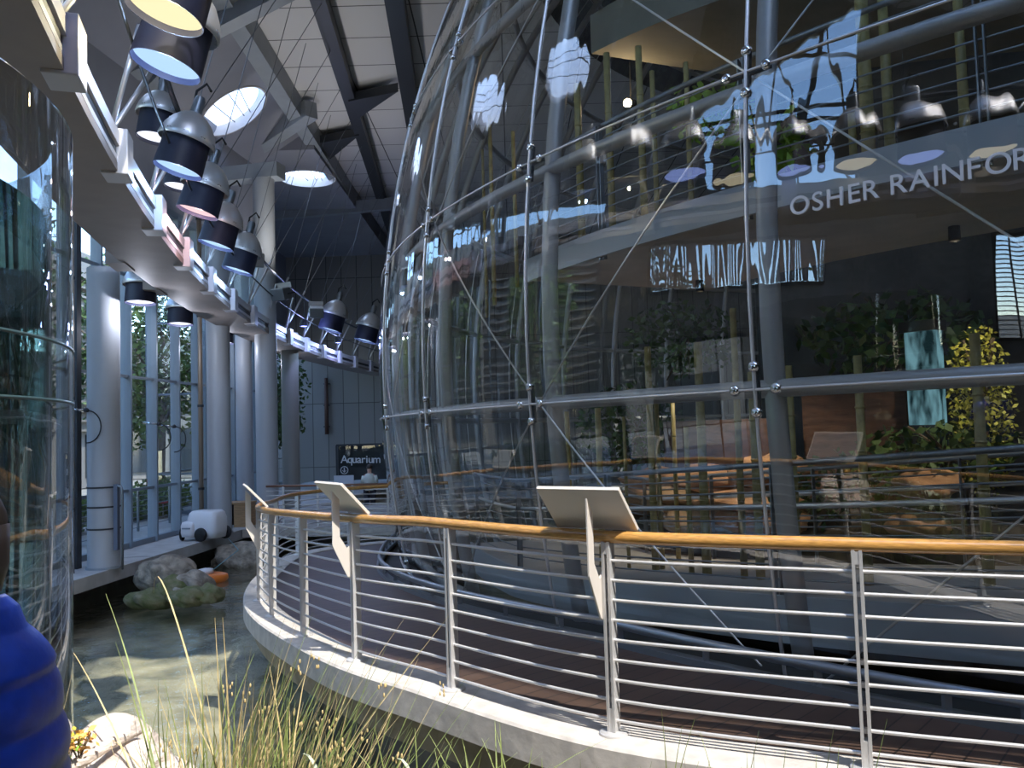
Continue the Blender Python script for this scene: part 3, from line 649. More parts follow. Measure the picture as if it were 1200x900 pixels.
for y, lab in ((15.6, 'pale disc lamp hanging under the window side, nearest'), (18.6, 'pale disc lamp hanging under the window side, second'), (22.5, 'pale disc lamp hanging under the window side, third'), (27.5, 'pale disc lamp hanging under the window side, fourth')):
    make_lamp(y, -1.25, 4.2, .55, E_WHITE, lab, 0, 'lamps on the window side of the bridge', 34)
    arm_p = bpy.data.objects[[o_.name for o_ in COL.objects if o_.name.startswith('pendant_lamp')][-1]]
    MB().tube([(0, 0, .78), (.25, 0, .80), (.42, 0, .56)], .022, 8).build('arm', DULL, arm_p, True, local=True)
def flood(P, rz, rx, lab):
    t = thing('floodlight', lab, 'floodlight', P, 0, 'square floodlights on the truss pipe'); t.rotation_euler = (rx-1.9, 0, rz)
    MB().box((0, 0, 0), (.42, .30, .34)).build('housing', DULL, t, local=True, bevel=.02)
    MB().box((0, -.16, 0), (.38, .02, .30)).build('lens', ALU, t, local=True)
    MB().tube([(-.22, 0, 0), (-.22, 0, .3), (.22, 0, .3), (.22, 0, 0)], .02, 6).build('yoke', DARKST, t, local=True)
    mb = MB()
    mb.box((0, -.22, .2), (.44, .14, .015)); mb.build('flap', ALU, t, local=True)
    ld = bpy.data.lights.new('added_uplight', 'SPOT'); ld.energy = 150; ld.color = (1, .97, .93); ld.spot_size = RAD(150); ld.spot_blend = 1; ld.shadow_soft_size = .2  # uplight added above the housing to brighten the ceiling
    lo = bpy.data.objects.new('added_uplight', ld); COL.objects.link(lo); lo.location = P+Vector((0, 0, .5)); lo.rotation_euler = (pi, 0, 0)
flood(ring(17.6, .5, 5.45), .6, .5, 'grey floodlight turned to the windows beside the violet column')
flood(ring(21.5, .5, 5.35), -.4, .6, 'silver floodlight tipped down before the far wall')
flood(ring(25.2, .8, 5.4), .3, .7, 'small dull floodlight above the first far lamp')
# blue spots that wash the far part of the bridge
for y, lab in ((26.0, 'small blue spot glowing on the bridge, left'), (31.0, 'small blue spot glowing on the bridge, right')):
    P = ring(y, .25, RZ+.75); t = thing('blue_spot', lab, 'spotlight', P)
    MB().lathe([(0, .12), (.1, .12), (.13, -.1), (0, -.06)], P, 20).build('housing', DARKST, t, 'auto')
    MB().lathe([(0, -.07), (.11, -.085), (0, -.10)], P, 20).build('lens', emis('deep_blue_lens', (.25, .3, 1), 12), t)
    MB().tube([P+Vector((0, 0, .1)), P+Vector((.02, 0, .9))], .015, 6).build('stem', DARKST, t)
    ld = bpy.data.lights.new('blue_spot_light', 'POINT'); ld.energy = 60; ld.color = (.35, .42, 1); ld.shadow_soft_size = .1
    lo = bpy.data.objects.new('blue_spot_light', ld); COL.objects.link(lo); lo.location = Vector((.1, -.05, -.2)); lo.parent = t

# ================================================================ GLASS DOME
DTUBE = mat('dome_tube_paint', (.40, .40, .40), .42, .35)
t = thing('glass_dome', 'huge glass dome of curved panes on a steel tube frame', 'dome', (DC.x, DC.y, -1.9)); dome_t = t
mb = MB(); nz_, na = 56, 152; vs = []
for i in range(nz_+1):
    a = RAD(-18.2+(88-(-18.2))*i/nz_)
    for k in range(na): p = RAD(223.45)+2*pi*k/na; vs.append((DC.x+DR*cos(a)*cos(p), DC.y+DR*cos(a)*sin(p), DC.z+DR*sin(a)))
mb.add(vs, [(i*na+k, i*na+(k+1) % na, (i+1)*na+(k+1) % na, (i+1)*na+k) for i in range(nz_) for k in range(na)])
mb.build('glass_skin', GLASS, t, True)
MER = [223.45+9.474*k for k in range(38)]; ELS = [-2.6+8.85*k for k in range(-1, 9)]
def sph(phi, el, r): p, e = RAD(phi), RAD(el); return Vector((DC.x+r*cos(e)*cos(p), DC.y+r*cos(e)*sin(p), DC.z+r*sin(e)))
for ph in MER:
    d = abs((ph-215+180) % 360-180)
    MB().tube([sph(ph, -18+98*k/34, DR-.26) for k in range(35)], .075, 10).build('rib_tube', DTUBE, t, True)
    if d < 75: MB().tube([sph(ph, -18+98*k/44, DR+.006) for k in range(45)], .013, 6).build('seam_bar', ALU, t, True)
for e in ELS:
    MB().tube([sph(360*k/120, e, DR-.24) for k in range(120)], .062, 10, True).build('ring_tube', DTUBE, t, True)
    MB().tube([sph(360*k/200, e, DR+.006) for k in range(200)], .0095, 6, True).build('seam_ring', ALU, t, True)
for i in range(-4, 3):
    for k in range(-1, 5):
        p0, p1 = 223.45+9.474*i, 223.45+9.474*(i+1); e0, e1 = -2.6+8.85*k, -2.6+8.85*(k+1)
        if (i+k) % 2 == 0: a, b = (p0, e1), (p1, e0)
        else: a, b = (p0, e0), (p1, e1)
        MB().tube([sph(a[0]+(b[0]-a[0])*q/6, a[1]+(b[1]-a[1])*q/6, DR-.10) for q in range(7)], .0085, 6).build('brace_cable', ALU, t)
def cross_sec(c, X, Y, L, w, n, th):
    q = [(w, w), (L, w), (L, -w), (w, -w), (w, -L), (-w, -L), (-w, -w), (-L, -w), (-L, w), (-w, w), (-w, L), (w, L)]
    return [c+X*a_+Y*b_ for a_, b_ in q]
for i in range(-4, 2):
    for k in range(-1, 3):
        p, e = 223.45+9.474*i, -2.6+8.85*k; c0 = sph(p, e, DR-.05); n0 = (c0-DC).normalized(); X0 = Vector((0, 0, 1)).cross(n0).normalized(); Y0 = n0.cross(X0)
        fo = MB().prism(cross_sec(c0, X0, Y0, .165, .012, n0, .02), n0*.03).build('spider_fitting', DARKST, t)
        for dp, de in ((.62, 0), (-.62, 0), (0, .62), (0, -.62)):
            c = sph(p+dp, e+de, DR); n = (c-DC).normalized()
            do = MB().lathe([(0, .026), (.024, .025), (.036, .016), (.038, 0), (.03, -.012), (0, -.03)], c, 16, n).build('disc', CHROME, t, True); do.parent = fo

t = thing('dome_lettering', 'raised white capital letters fixed on the dome glass', 'lettering', sph(227, 1.9, DR))
uc = [940, 961, 981, 1003.5, 1023, 0, 1055, 1079, 1098, 1117.5, 1142, 1170, 1199]
def plD(i, ch, w):
    u = uc[i]; v = 251.5-(u-940)*.2125; P = atz(u, v, 2.955); ph = math.degrees(math.atan2(P.y-DC.y, P.x-DC.x)); P = dome(ph, 2.955, DR+.02); n = (P-DC).normalized()
    x = Vector((0, 0, 1)).cross(n).normalized(); y = n.cross(x); M = Matrix((x, y, n)).transposed().to_4x4(); M.translation = P; return M
letters('OSHER RAINFOR', .120, .008, plD, LET, t)

# ---------- inside the dome
FASC = mat('ramp_fascia', (.42, .44, .45), .5); SOFF = mat('ramp_soffit', (.46, .43, .385), .75, noise=.1, scale=2); TOPS = mat('top_ramp_concrete', (.20, .19, .155), .8, noise=.1, scale=2); RAMPF = mat('ramp_floor', (.12, .10, .085), .8)  # TOPS: soffit concrete darkened, the high ramp's dimness put into its colour
def arcsweep(sec, p0, p1, n, zf=lambda p: 0): return [[cyl(p0+(p1-p0)*k/n, z+zf(p0+(p1-p0)*k/n), r) for r, z in sec] for k in range(n+1)]
def ramp(name, lab, r0, r1, p0, p1, zt, th, zf, fas_h, lip=.02):
    t = thing(name, lab, 'ramp', cyl((p0+p1)/2, zt, (r0+r1)/2))
    MB().sweep(arcsweep([(r0, zt-th), (r0, zt), (r1, zt), (r1, zt-th)], p0, p1, 60, zf)).build('slab', SOFF if fas_h else TOPS, t)
    if fas_h: MB().sweep(arcsweep([(r1+.005, zt-fas_h), (r1+.005, zt+lip), (r1+.045, zt+lip), (r1+.045, zt-fas_h)], p0, p1, 60, zf)).build('fascia', FASC, t)
    return t
zlow = lambda p: max(-.1, min(.5, (p-207.5)*.0155))
ramp('lower_ramp', 'lower ramp inside the dome with pale blue grey edge', 10.6, 12.7, 190, 246, 0, .2, zlow, .36)
z0 = lambda p: 0
ramp('upper_ramp', 'upper ramp inside the dome with broad grey soffit', 10.0, 12.7, 204, 230.3, 3.66, .22, z0, .25)
ang = lambda P: math.degrees(math.atan2(P.y-DC.y, P.x-DC.x)) % 360
ta, tb, tc_ = atcyl(693, 63, 11.4), atcyl(838, 2, 11.4), atcyl(690, 20, 11.4)
ramp('top_ramp', 'short high ramp of concrete inside the dome top', 8.2, 11.4, ang(ta), 240, tc_.z, tc_.z-ta.z, lambda p: (p-ang(ta))*(tb.z-ta.z)/(ang(tb)-ang(ta)), .0)
def irail(lab, r, p0, p1, zt, zf, heights, hr, posts, doubles=True):
    t = thing('ramp_railing', lab, 'railing', cyl((p0+p1)/2, zt, r)); N = 50
    P = lambda z: [cyl(p0+(p1-p0)*k/N, zt+z+zf(p0+(p1-p0)*k/N), r) for k in range(N+1)]
    MB().tube(P(hr), .026, 8).build('handrail', DULL, t, True)
    for h in heights: MB().tube(P(h), .0085 if h != .74 else .024, 6).build('bar', DULL if h != .74 else ALU, t, True)
    for p in posts:
        mb = MB(); a = RAD(p)
        for dp in ((-.12, .12) if doubles else (0,)): mb.box(cyl(p+dp, zt+zf(p)+hr/2-.15, r+.03), (.05, .012, hr+.3), a)
        mb.build('post', DULL, t)
irail('steel bar railing along the lower ramp inside the dome', 12.66, 191, 245, 0, zlow, (.14, .26, .38, .50, .62, .74, .86, .98), 1.09, [192.5+9.3*k for k in range(6)])
irail('thin bar railing along the upper ramp inside the dome', 12.66, 204, 229.8, 3.68, z0, [.12+.125*k for k in range(8)], 1.12, [204.3, 211.4, 219.8, 228.2])
irail('steel bar railing on the inner edge of the lower ramp', 10.65, 196, 243, 0, zlow, (.14, .26, .38, .50, .62, .74, .86), 1.0, [200+8*k for k in range(6)], False)

MUD = mat('mud_wall', (.10, .052, .033), .9, noise=.3, scale=3, bump=.3, stretch=(1, 1, 5))
mb = MB(); mb.sweep([[cyl(p, -2.05, 7.0), cyl(p, 11.4, 7.0), cyl(p, 11.4, 6.8), cyl(p, -2.05, 6.8)] for p in range(168, 262, 4)])
tag(mb.build('wall_dome_backdrop', mat('dim_backdrop', (.045, .043, .038), .9, noise=.4, scale=1.2), smooth=False), 'added dark curved backdrop for the dim inside of the dome', 'wall', kind='structure')  # backdrop wall added to make the dome interior dark
def arcwall(name, lab, r, p0, p1, za, zb, m, cat='wall'):
    mb = MB().sweep(arcsweep([(r-.3, za), (r-.3, zb), (r, zb), (r, za)], p0, p1, 12)); return tag(mb.build(name, m), lab, cat)
a = atcyl(778, 520, 9.4); b = atcyl(905, 500, 9.4)
ang = lambda P: math.degrees(math.atan2(P.y-DC.y, P.x-DC.x)) % 360
arcwall('mud_bank', 'reddish brown mud bank low in the dome above the orange rocks', 9.4, ang(a), ang(b), -2.05, atcyl(840, 492, 9.4).z, MUD, 'mud bank')
a = atcyl(940, 480, 8.8); b = atcyl(1062, 480, 8.8)
arcwall('mud_bank', 'dark red brown mud panel right of the big dome rib', 8.8, ang(a), ang(b), -2.05, atcyl(1000, 456, 8.8).z, MUD, 'mud bank')
# lit tank
LITW = emis('lit_water', (.2, .5, .62), .4); nt = LITW.node_tree; N = nt.nodes.new; q1 = N('ShaderNodeTexCoord'); q2 = N('ShaderNodeMapping'); q2.inputs['Scale'].default_value = (4, 4, 1.2); q3 = N('ShaderNodeTexNoise'); q3.inputs['Scale'].default_value = 2.2
q4 = N('ShaderNodeValToRGB'); q4.color_ramp.elements[0].color = (.015, .04, .05, 1); q4.color_ramp.elements[1].color = (.30, .62, .74, 1); q4.color_ramp.elements[0].position = .38; q4.color_ramp.elements[1].position = .62
nt.links.new(q1.outputs['Object'], q2.inputs[0]); nt.links.new(q2.outputs[0], q3.inputs['Vector']); nt.links.new(q3.outputs[0], q4.inputs[0]); nt.links.new(q4.outputs[0], nt.nodes['Emission'].inputs[0])
a = atcyl(1062, 440, 9.2); b = atcyl(1098, 440, 9.2); zt, zb = atcyl(1080, 388, 9.2).z, atcyl(1080, 498, 9.2).z
t = thing('exhibit_tank', 'glowing pale blue upright tank deep inside the dome', 'tank', cyl((ang(a)+ang(b))/2, -2.05, 9.1))
MB().sweep(arcsweep([(9.0, zb), (9.0, zt), (9.2, zt), (9.2, zb)], ang(a), ang(b), 6)).build('water', LITW, t)
MB().sweep(arcsweep([(8.95, zt), (8.95, zt+.12), (9.25, zt+.12), (9.25, zt)], ang(a)-.2, ang(b)+.2, 6)).build('lid', BLACK, t)
MB().sweep(arcsweep([(8.95, -2.05), (8.95, zb), (9.25, zb), (9.25, -2.05)], ang(a)-.2, ang(b)+.2, 6)).build('plinth', BLACK, t)
for fr in (.62,): z = zb+(zt-zb)*fr*.75; MB().sweep(arcsweep([(9.2, z), (9.2, z+.03), (9.23, z+.03), (9.23, z)], ang(a), ang(b), 4)).build('shelf_band', BLACK, t)
# planting bed and orange rocks
OR = mat('orange_rock', (.42, .23, .12), .85, noise=.35, scale=3, bump=.5, stretch=(1, 1, 3)); TAN = mat('tan_rock', (.36, .24, .14), .85, noise=.3, scale=3, bump=.5, stretch=(1, 1, 3))
mb = MB(); mb.sweep(arcsweep([(7.0, -2.05), (7.0, .9), (8.6, .7), (10.45, -.1), (10.5, -2.05)], 186, 250, 40)); tag(mb.build('ground_planting', mat('planting_soil', (.05, .04, .028), .95, noise=.4, scale=5)), 'dark planting bed inside the dome', 'planting bed', kind='structure')
for (u, v, r, R, m, lab) in ((770, 565, 9.9, (.55, .5, .22), OR, 'orange rock ledge at the upper left of the dome rocks'), (850, 562, 9.7, (.85, .6, .20), OR, 'long orange rock ledge at the top of the dome rocks'), (905, 555, 9.7, (.45, .5, .22), OR, 'orange rock at the upper right, before the big dome rib'),
        (800, 585, 10.1, (.7, .5, .20), TAN, 'tan rock in the middle row of the dome rocks'), (880, 590, 10.1, (.7, .5, .16), OR, 'flat orange rock low and right among the dome rocks'), (815, 612, 10.25, (.5, .3, .22), TAN, 'grey tan boulder at the bottom left of the dome rocks'),
        (890, 610, 10.25, (.65, .3, .18), OR, 'bottom orange slab among the dome rocks'), (745, 590, 10.1, (.35, .4, .25), TAN, 'small tan rock at the left end of the dome rocks'), (1085, 570, 10.1, (.3, .3, .16), OR, 'small red orange rock right of the big dome rib'), (1075, 615, 10.3, (.28, .2, .14), OR, 'round orange stone low behind the railing on the right')):
    P = atcyl(u, v, r); o = MB().blob((0, 0, 0), R, int(u+v), .2, 14).build('ledge_rock', m, None, True); o.location = P; o.rotation_euler = (0, 0, RAD(-50))
    tag(o, lab, 'rock', 'orange rocks inside the dome')
# planting
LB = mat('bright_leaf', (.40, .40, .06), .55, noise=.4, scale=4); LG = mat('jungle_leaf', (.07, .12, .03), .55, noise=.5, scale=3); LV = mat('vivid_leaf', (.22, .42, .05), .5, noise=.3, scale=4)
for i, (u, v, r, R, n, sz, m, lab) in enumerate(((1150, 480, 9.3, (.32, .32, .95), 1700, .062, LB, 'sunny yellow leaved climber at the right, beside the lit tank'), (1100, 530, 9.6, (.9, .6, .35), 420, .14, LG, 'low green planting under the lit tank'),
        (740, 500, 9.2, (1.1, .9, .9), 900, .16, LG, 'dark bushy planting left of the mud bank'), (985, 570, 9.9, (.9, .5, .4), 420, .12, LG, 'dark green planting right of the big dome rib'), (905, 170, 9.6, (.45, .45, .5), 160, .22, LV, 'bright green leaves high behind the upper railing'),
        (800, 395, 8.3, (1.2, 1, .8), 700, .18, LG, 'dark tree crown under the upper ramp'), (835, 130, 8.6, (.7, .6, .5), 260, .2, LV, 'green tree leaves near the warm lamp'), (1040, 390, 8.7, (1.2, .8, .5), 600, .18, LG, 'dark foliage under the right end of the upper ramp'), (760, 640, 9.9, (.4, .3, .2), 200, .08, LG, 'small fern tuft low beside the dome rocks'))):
    P = atcyl(u, v, r); t = thing('jungle_plant', lab, 'plant', (P.x, P.y, P.z-R[2]), group='plants inside the dome')
    MB().leaves(P, R, n, sz, 200+i).build('foliage', m, t)
    mb = MB()
    for k in range(4): mb.tube([P+Vector((R[0]*.3*cos(k*1.6), R[1]*.3*sin(k*1.6), -R[2]*1.1)), P+Vector((R[0]*.1, 0, 0)), P+Vector((R[0]*.5*cos(k*2), R[1]*.5*sin(k*2), R[2]*.8))], .015, 5)
    mb.build('stem', BARK, t)
# bamboo poles
bam = [(705, 478, 612, 11.9, .042), (668, 482, 600, 11.9, .036), (735, 488, 600, 11.9, .022), (766, 405, 600, 11.8, .042), (774, 470, 606, 11.7, .03), (826, 400, 606, 11.8, .05), (808, 500, 606, 11.8, .03), (868, 360, 575, 11.9, .036), (888, 435, 600, 11.9, .044), (1012, 416, 560, 11.9, .04), (930, 428, 560, 11.9, .04), (1152, 390, 560, 11.7, .045), (790, 470, 520, 11.0, .03)]
for i, (u, v0, v1, r, R) in enumerate(bam):
    A, B = atcyl(u, v1, r), atcyl(u, v0, r); B = Vector((A.x, A.y, B.z)); A.z = zlow(ang(A))-.0
    order = sorted(b_[0] for b_ in bam).index(u)+1
    t = thing('bamboo_pole', 'bamboo pole on the lower ramp of the dome, number %d counted from the left' % order, 'bamboo pole', A, group='bamboo poles on the lower ramp')
    MB().tube([A, A.lerp(B, .5), B], [R, R*.93, R*.88], 10).build('culm', BAMBOO, t, True)
    mb = MB(); L = (B-A).length
    for k in range(1, int(L/.38)): mb.lathe([(R*.95, -.012), (R*1.12, 0), (R*.95, .012)], A+Vector((0, 0, .38*k)), 10)
    mb.build('node', BAMBOO, t)
bam2 = [(577, 125, 260, 12.2, .035), (604, 150, 262, 12.2, .03), (568, 165, 270, 12.2, .03), (681, 95, 245, 12.3, .045), (717, 58, 240, 12.2, .042), (755, 50, 240, 12.2, .04), (770, 80, 240, 12.1, .03), (810, 70, 230, 12.1, .03), (1018, -10, 170, 12.1, .06), (1043, -5, 168, 12.0, .045), (1131, -5, 150, 12.0, .04), (1000, 130, 178, 12.1, .035)]
for i, (u, v0, v1, r, R) in enumerate(bam2):
    A, B = atcyl(u, v1, r), atcyl(u, v0, r); B = Vector((A.x, A.y, B.z)); A.z = 3.66
    order = sorted(b_[0] for b_ in bam2).index(u)+1
    t = thing('bamboo_pole', 'bamboo pole on the upper ramp of the dome, number %d counted from the left' % order, 'bamboo pole', A, group='bamboo poles on the upper ramp')
    MB().tube([A, A.lerp(B, .5), B], [R, R*.93, R*.88], 10).build('culm', BAMBOO, t, True)
    mb = MB(); L = (B-A).length
    for k in range(1, max(2, int(L/.38))): mb.lathe([(R*.95, -.012), (R*1.12, 0), (R*.95, .012)], A+Vector((0, 0, .38*k)), 10)
    mb.build('node', BAMBOO, t)
# warm spotlight in the dome
P = atcyl(738, 121, 10.6); t = thing('dome_spotlight', 'small warm spotlight glowing inside the dome', 'spotlight', P)
MB().lathe([(0, -.05), (.04, -.05), (.05, -.01), (.06, .10), (.03, .16), (0, .16)], P, 16, (.6, .7, .2)).build('housing', BLACK, t, 'auto')
MB().blob(P-Vector((.6, .7, .2)).normalized()*.06, (.06, .06, .06), 1, 0, 8).build('bulb', emis('warm_bulb', (1, .75, .4), 40), t, True)
MB().tube([P+Vector((.02, .02, .1)), P+Vector((.05, .05, 1.6))], .012, 6).build('stem', BLACK, t)
ld = bpy.data.lights.new('dome_spot_light', 'POINT'); ld.energy = 22; ld.color = (1, .72, .42); ld.shadow_soft_size = .08
lo = bpy.data.objects.new('dome_spot_light', ld); COL.objects.link(lo); lo.parent = t; lo.location = Vector((-.15, -.15, 0))
# spotlights added under the upper ramp to brighten the rocks and climber
for (u, v, lab, e) in ((820, 335, 'added spotlight under the upper ramp, brightening the orange rocks', 170), (1120, 300, 'added spotlight under the upper ramp, brightening the climber', 110)):
    P = atcyl(u, v, 10.6); P.z = 3.36; t = thing('added_spotlight', lab, 'spotlight', P)
    MB().lathe([(0, .10), (.05, .10), (.055, -.06), (.045, -.06), (.04, -.03), (0, -.03)], P, 16).build('housing', BLACK, t, 'auto')
    MB().lathe([(0, -.031), (.042, -.031), (0, -.035)], P, 16).build('lens', emis('added_spot_lens', (1, .8, .55), 8), t)
    ld = bpy.data.lights.new('added_spot_light', 'SPOT'); ld.energy = e; ld.color = (1, .86, .66); ld.spot_size = RAD(95); ld.spot_blend = .8; ld.shadow_soft_size = .05
    lo = bpy.data.objects.new('added_spot_light', ld); COL.objects.link(lo); lo.parent = t; lo.location = (0, 0, -.08)
    tgt = atcyl(850, 590, 9.9) if u < 1000 else atcyl(1150, 480, 9.5); lo.rotation_euler = (tgt-P).to_track_quat('-Z', 'Y').to_euler()

# ================================================================ FOOTBRIDGE
CP = [(7.5, 2.35), (5.2, 2.75), (3.5, 3.2), (2.26, 3.73), (1.62, 3.99), (.47, 4.55), (-.45, 5.40), (-1.20, 6.25), (-1.97, 7.5), (-2.55, 8.6), (-3.03, 9.8), (-3.45, 11.3), (-3.75, 12.8), (-3.85, 14.1), (-3.62, 14.9), (-3.1, 15.5), (-2.4, 15.9), (-1.2, 16.4)]
def dz(y): return -min(.42, .057*max(0, y-5.6))
def spline(cp, n=10):
    out = []
    P = [Vector(p) for p in cp]; P = [2*P[0]-P[1]]+P+[2*P[-1]-P[-2]]
    for i in range(1, len(P)-2):
        for k in range(n):
            t_ = k/n; a, b, c, d = P[i-1], P[i], P[i+1], P[i+2]
            out.append(.5*((2*b)+(c-a)*t_+(2*a-5*b+4*c-d)*t_**2+(3*b-a-3*c+d)*t_**3))
    out.append(P[-2]); return out
SP = spline(CP)
TN = [(SP[min(i+1, len(SP)-1)]-SP[max(i-1, 0)]).normalized() for i in range(len(SP))]
NR = [Vector((t_.y, -t_.x)) for t_ in TN]            # points inward (to the dome)
if NR[60].dot(Vector((DC.x, DC.y))-SP[60]) < 0: NR = [-n for n in NR]
LEN = [0.0]
for i in range(1, len(SP)): LEN.append(LEN[-1]+(SP[i]-SP[i-1]).length)
def off(i, o, z): p = SP[i]+NR[i]*o; return Vector((p.x, p.y, z+dz(SP[i].y)))
def at_len(s):
    for i in range(1, len(SP)):
        if LEN[i] >= s: f = (s-LEN[i-1])/(LEN[i]-LEN[i-1]); return SP[i-1].lerp(SP[i], f), NR[i-1].lerp(NR[i], f).normalized()
    return SP[-1], NR[-1]
IR = 14.12
def inner(i, z, r=IR):
    d = (Vector((SP[i].x, SP[i].y))-Vector((DC.x, DC.y))).normalized()*r; return Vector((DC.x+d.x, DC.y+d.y, z+dz(SP[i].y)))
t = thing('footbridge', 'curved footbridge with pale concrete kerb and brown plank deck', 'footbridge', (1.6, 4.3, -.3)); n = len(SP)
MB().sweep([[off(i, -.18, -.015), off(i, -.165, 0), off(i, .15, 0), off(i, .15, -.10), off(i, -.18, -.19)] for i in range(n)]).build('kerb', CURB, t)
MB().sweep([[off(i, -.10, -.18), off(i, .25, -.10), off(i, .25, -.42), off(i, -.06, -.42)] for i in range(n)]).build('edge_beam', mat('mottled_concrete', (.30, .26, .20), .85, col2=(.20, .17, .11), scale=5, bump=.2), t)  # noise between two browns, darker than the kerb
DECK = bpy.data.materials.new('deck_planks'); DECK.use_nodes = True; nt = DECK.node_tree; b = nt.nodes['Principled BSDF']; N = nt.nodes.new; L = nt.links.new
def mth(op, a, v=None, w=None):
    q = N('ShaderNodeMath'); q.operation = op; L(a, q.inputs[0])
    if v is not None:
        if isinstance(v, (int, float)): q.inputs[1].default_value = v
        else: L(v, q.inputs[1])
    if w is not None: q.inputs[2].default_value = w
    return q.outputs[0]
geo = N('ShaderNodeNewGeometry'); sep = N('ShaderNodeSeparateXYZ'); L(geo.outputs['Position'], sep.inputs[0])
th = mth('ARCTAN2', mth('SUBTRACT', sep.outputs[1], DC.y), mth('SUBTRACT', sep.outputs[0], DC.x))
q = mth('MULTIPLY', th, 15.0/.145); fr = mth('FRACT', q); fl = mth('FLOOR', q)
gap = mth('LESS_THAN', fr, .07); wn_ = N('ShaderNodeTexWhiteNoise'); wn_.noise_dimensions = '1D'; L(fl, wn_.inputs['W'])
nz = N('ShaderNodeTexNoise'); nz.inputs['Scale'].default_value = 9; L(geo.outputs['Position'], nz.inputs['Vector'])
rp = N('ShaderNodeValToRGB'); rp.color_ramp.elements[0].color = (.050, .030, .022, 1); rp.color_ramp.elements[1].color = (.100, .062, .044, 1)
L(mth('MULTIPLY_ADD', nz.outputs[0], .5, 0) if False else mth('ADD', mth('MULTIPLY', nz.outputs[0], .45), mth('MULTIPLY', wn_.outputs[0], .5)), rp.inputs[0])
mx = N('ShaderNodeMixRGB'); L(gap, mx.inputs[0]); L(rp.outputs[0], mx.inputs[1]); mx.inputs[2].default_value = (.012, .009, .007, 1); L(mx.outputs[0], b.inputs[0]); b.inputs['Roughness'].default_value = .5
MB().sweep([[off(i, .15, -.015), inner(i, -.015), inner(i, -.10), off(i, .15, -.10)] for i in range(n)]).build('deck', DECK, t)
MB().sweep([[off(i, .7, -.42), off(i, .9, -.42), off(i, .9, -2.0), off(i, .7, -2.0)] for i in range(n)]).build('pier_wall', DARKCONC, t)
# inner toe rail
t = thing('toe_rail', 'low grey tube rail along the foot of the dome', 'rail', (1.6, 5.4, 0))
MB().tube([inner(i, .14, 14.12) for i in range(n)], .035, 10).build('tube', DULL, t, True)
MB().sweep([[inner(i, -.02, 14.17), inner(i, .03, 14.17), inner(i, .03, 14.08), inner(i, -.02, 14.08)] for i in range(n)]).build('kick_strip', DULL, t)
for i in range(4, n, 7): P = inner(i, .06, 14.12); MB().box(P, (.04, .04, .16)).build('post', DULL, t)
mb = MB(); mb.sweep([[inner(i, -.05, 14.05), inner(i, -.05, 13.55), inner(i, -.45, 13.55), inner(i, -.45, 14.05)] for i in range(n)])
tag(mb.build('floor_sill', mat('sill_dark', (.035, .036, .036), .6)), 'dark sill between the deck and the dome glass', 'sill', kind='structure')

# railing
t = thing('bridge_railing', 'curved steel bar railing with round wooden handrail on the footbridge', 'railing', (1.64, 4.0, 0))
MB().tube([off(i, 0, 1.05) for i in range(n)], .034, 16).build('handrail', WOOD, t, True)
for k in range(9): MB().tube([off(i, 0, .075+.106*k) for i in range(n)], .0095, 8).build('bar', STEEL, t, True)
best = min(range(n), key=lambda i: (SP[i]-Vector((1.64, 3.98))).length); s0 = LEN[best]
def post(s):
    p, nr = at_len(s); z = dz(p.y); tn = Vector((-nr.y, nr.x, 0)); n3 = Vector((nr.x, nr.y, 0)); Z = Vector((0, 0, 1)); c = Vector((p.x, p.y, z)); mb = MB()
    for q in (-1, 1): mb.obox(c+tn*(.0165*q)+Z*.513, tn, n3, Z, .0075, .032, .513)
    mb.obox(c+Z*.99, tn, n3, Z, .012, .03, .03); mb.obox(c+Z*.07, tn, n3, Z, .012, .03, .07)
    for k in range(9): mb.obox(c+Z*(.075+.106*k), tn, n3, Z, .012, .012, .012)
    o = mb.build('post', STEEL, t)
    bp = MB().lathe([(0, -.001), (.078, -.001), (.078, .012), (.07, .018), (0, .018)], c, 24)
    bo = bp.build('base_plate', STEEL, t, 'auto'); bo.parent = o; 
    return c
PS = [s0+1.255*k for k in range(-4, 3)]+[s0+3.70+1.25*k for k in range(0, 11)]
for s in PS:
    if 0 < s < LEN[-1]: post(s)
def reading_panel(s, side, lab, w=.50, tilt=0):
    p, nr = at_len(s); z = dz(p.y); n3 = Vector((nr.x, nr.y, 0)); tn = Vector((-nr.y, nr.x, 0)); Z = Vector((0, 0, 1)); c = Vector((p.x, p.y, z))
    if tn.x < 0: tn = -tn
    t = thing('reading_panel', lab, 'sign', c+Z*1.1, group='reading panels on the bridge railing')
    lo_, hi = c+n3*.05+Z*1.09, c-n3*.17+Z*1.325; ce = (lo_+hi)/2+tn*(side+.0); ay = (hi-lo_).normalized(); nn = tn.cross(ay)
    MB().obox(ce, tn, ay, nn, w/2, (hi-lo_).length/2, .011).build('panel', SIGN, t, bevel=.003)
    if nn.z < 0: nn = -nn
    MB().obox(ce+nn*.0125, tn, ay, nn, w/2-.02, (hi-lo_).length/2-.02, .002).build('face', mat('panel_face', (.25, .28, .30), .4), t)
    o_ = -n3; b = c+tn*(side*.15-.02)
    out = [o_*.012+Z*.60, o_*.05+Z*.62, o_*.165+Z*.86, o_*.165+Z*1.27, o_*.105+Z*1.20, o_*.105+Z*.92, o_*.05+Z*.83, o_*.012+Z*.86]
    mb = MB(); mb.prism([b+q-tn*.006 for q in out], tn*.012); mb.build('bracket', SIGN, t, bevel=.002)
reading_panel(s0+1.255*1, -.085, 'plain grey reading panel seen from behind, nearest the viewer, by the second railing post')
reading_panel(s0+3.70, -.09, 'plain grey reading panel seen from behind, in the middle of the curved railing')
reading_panel(s0+7.05, .0, 'plain grey reading panel seen edge on at the leftmost bend of the railing')

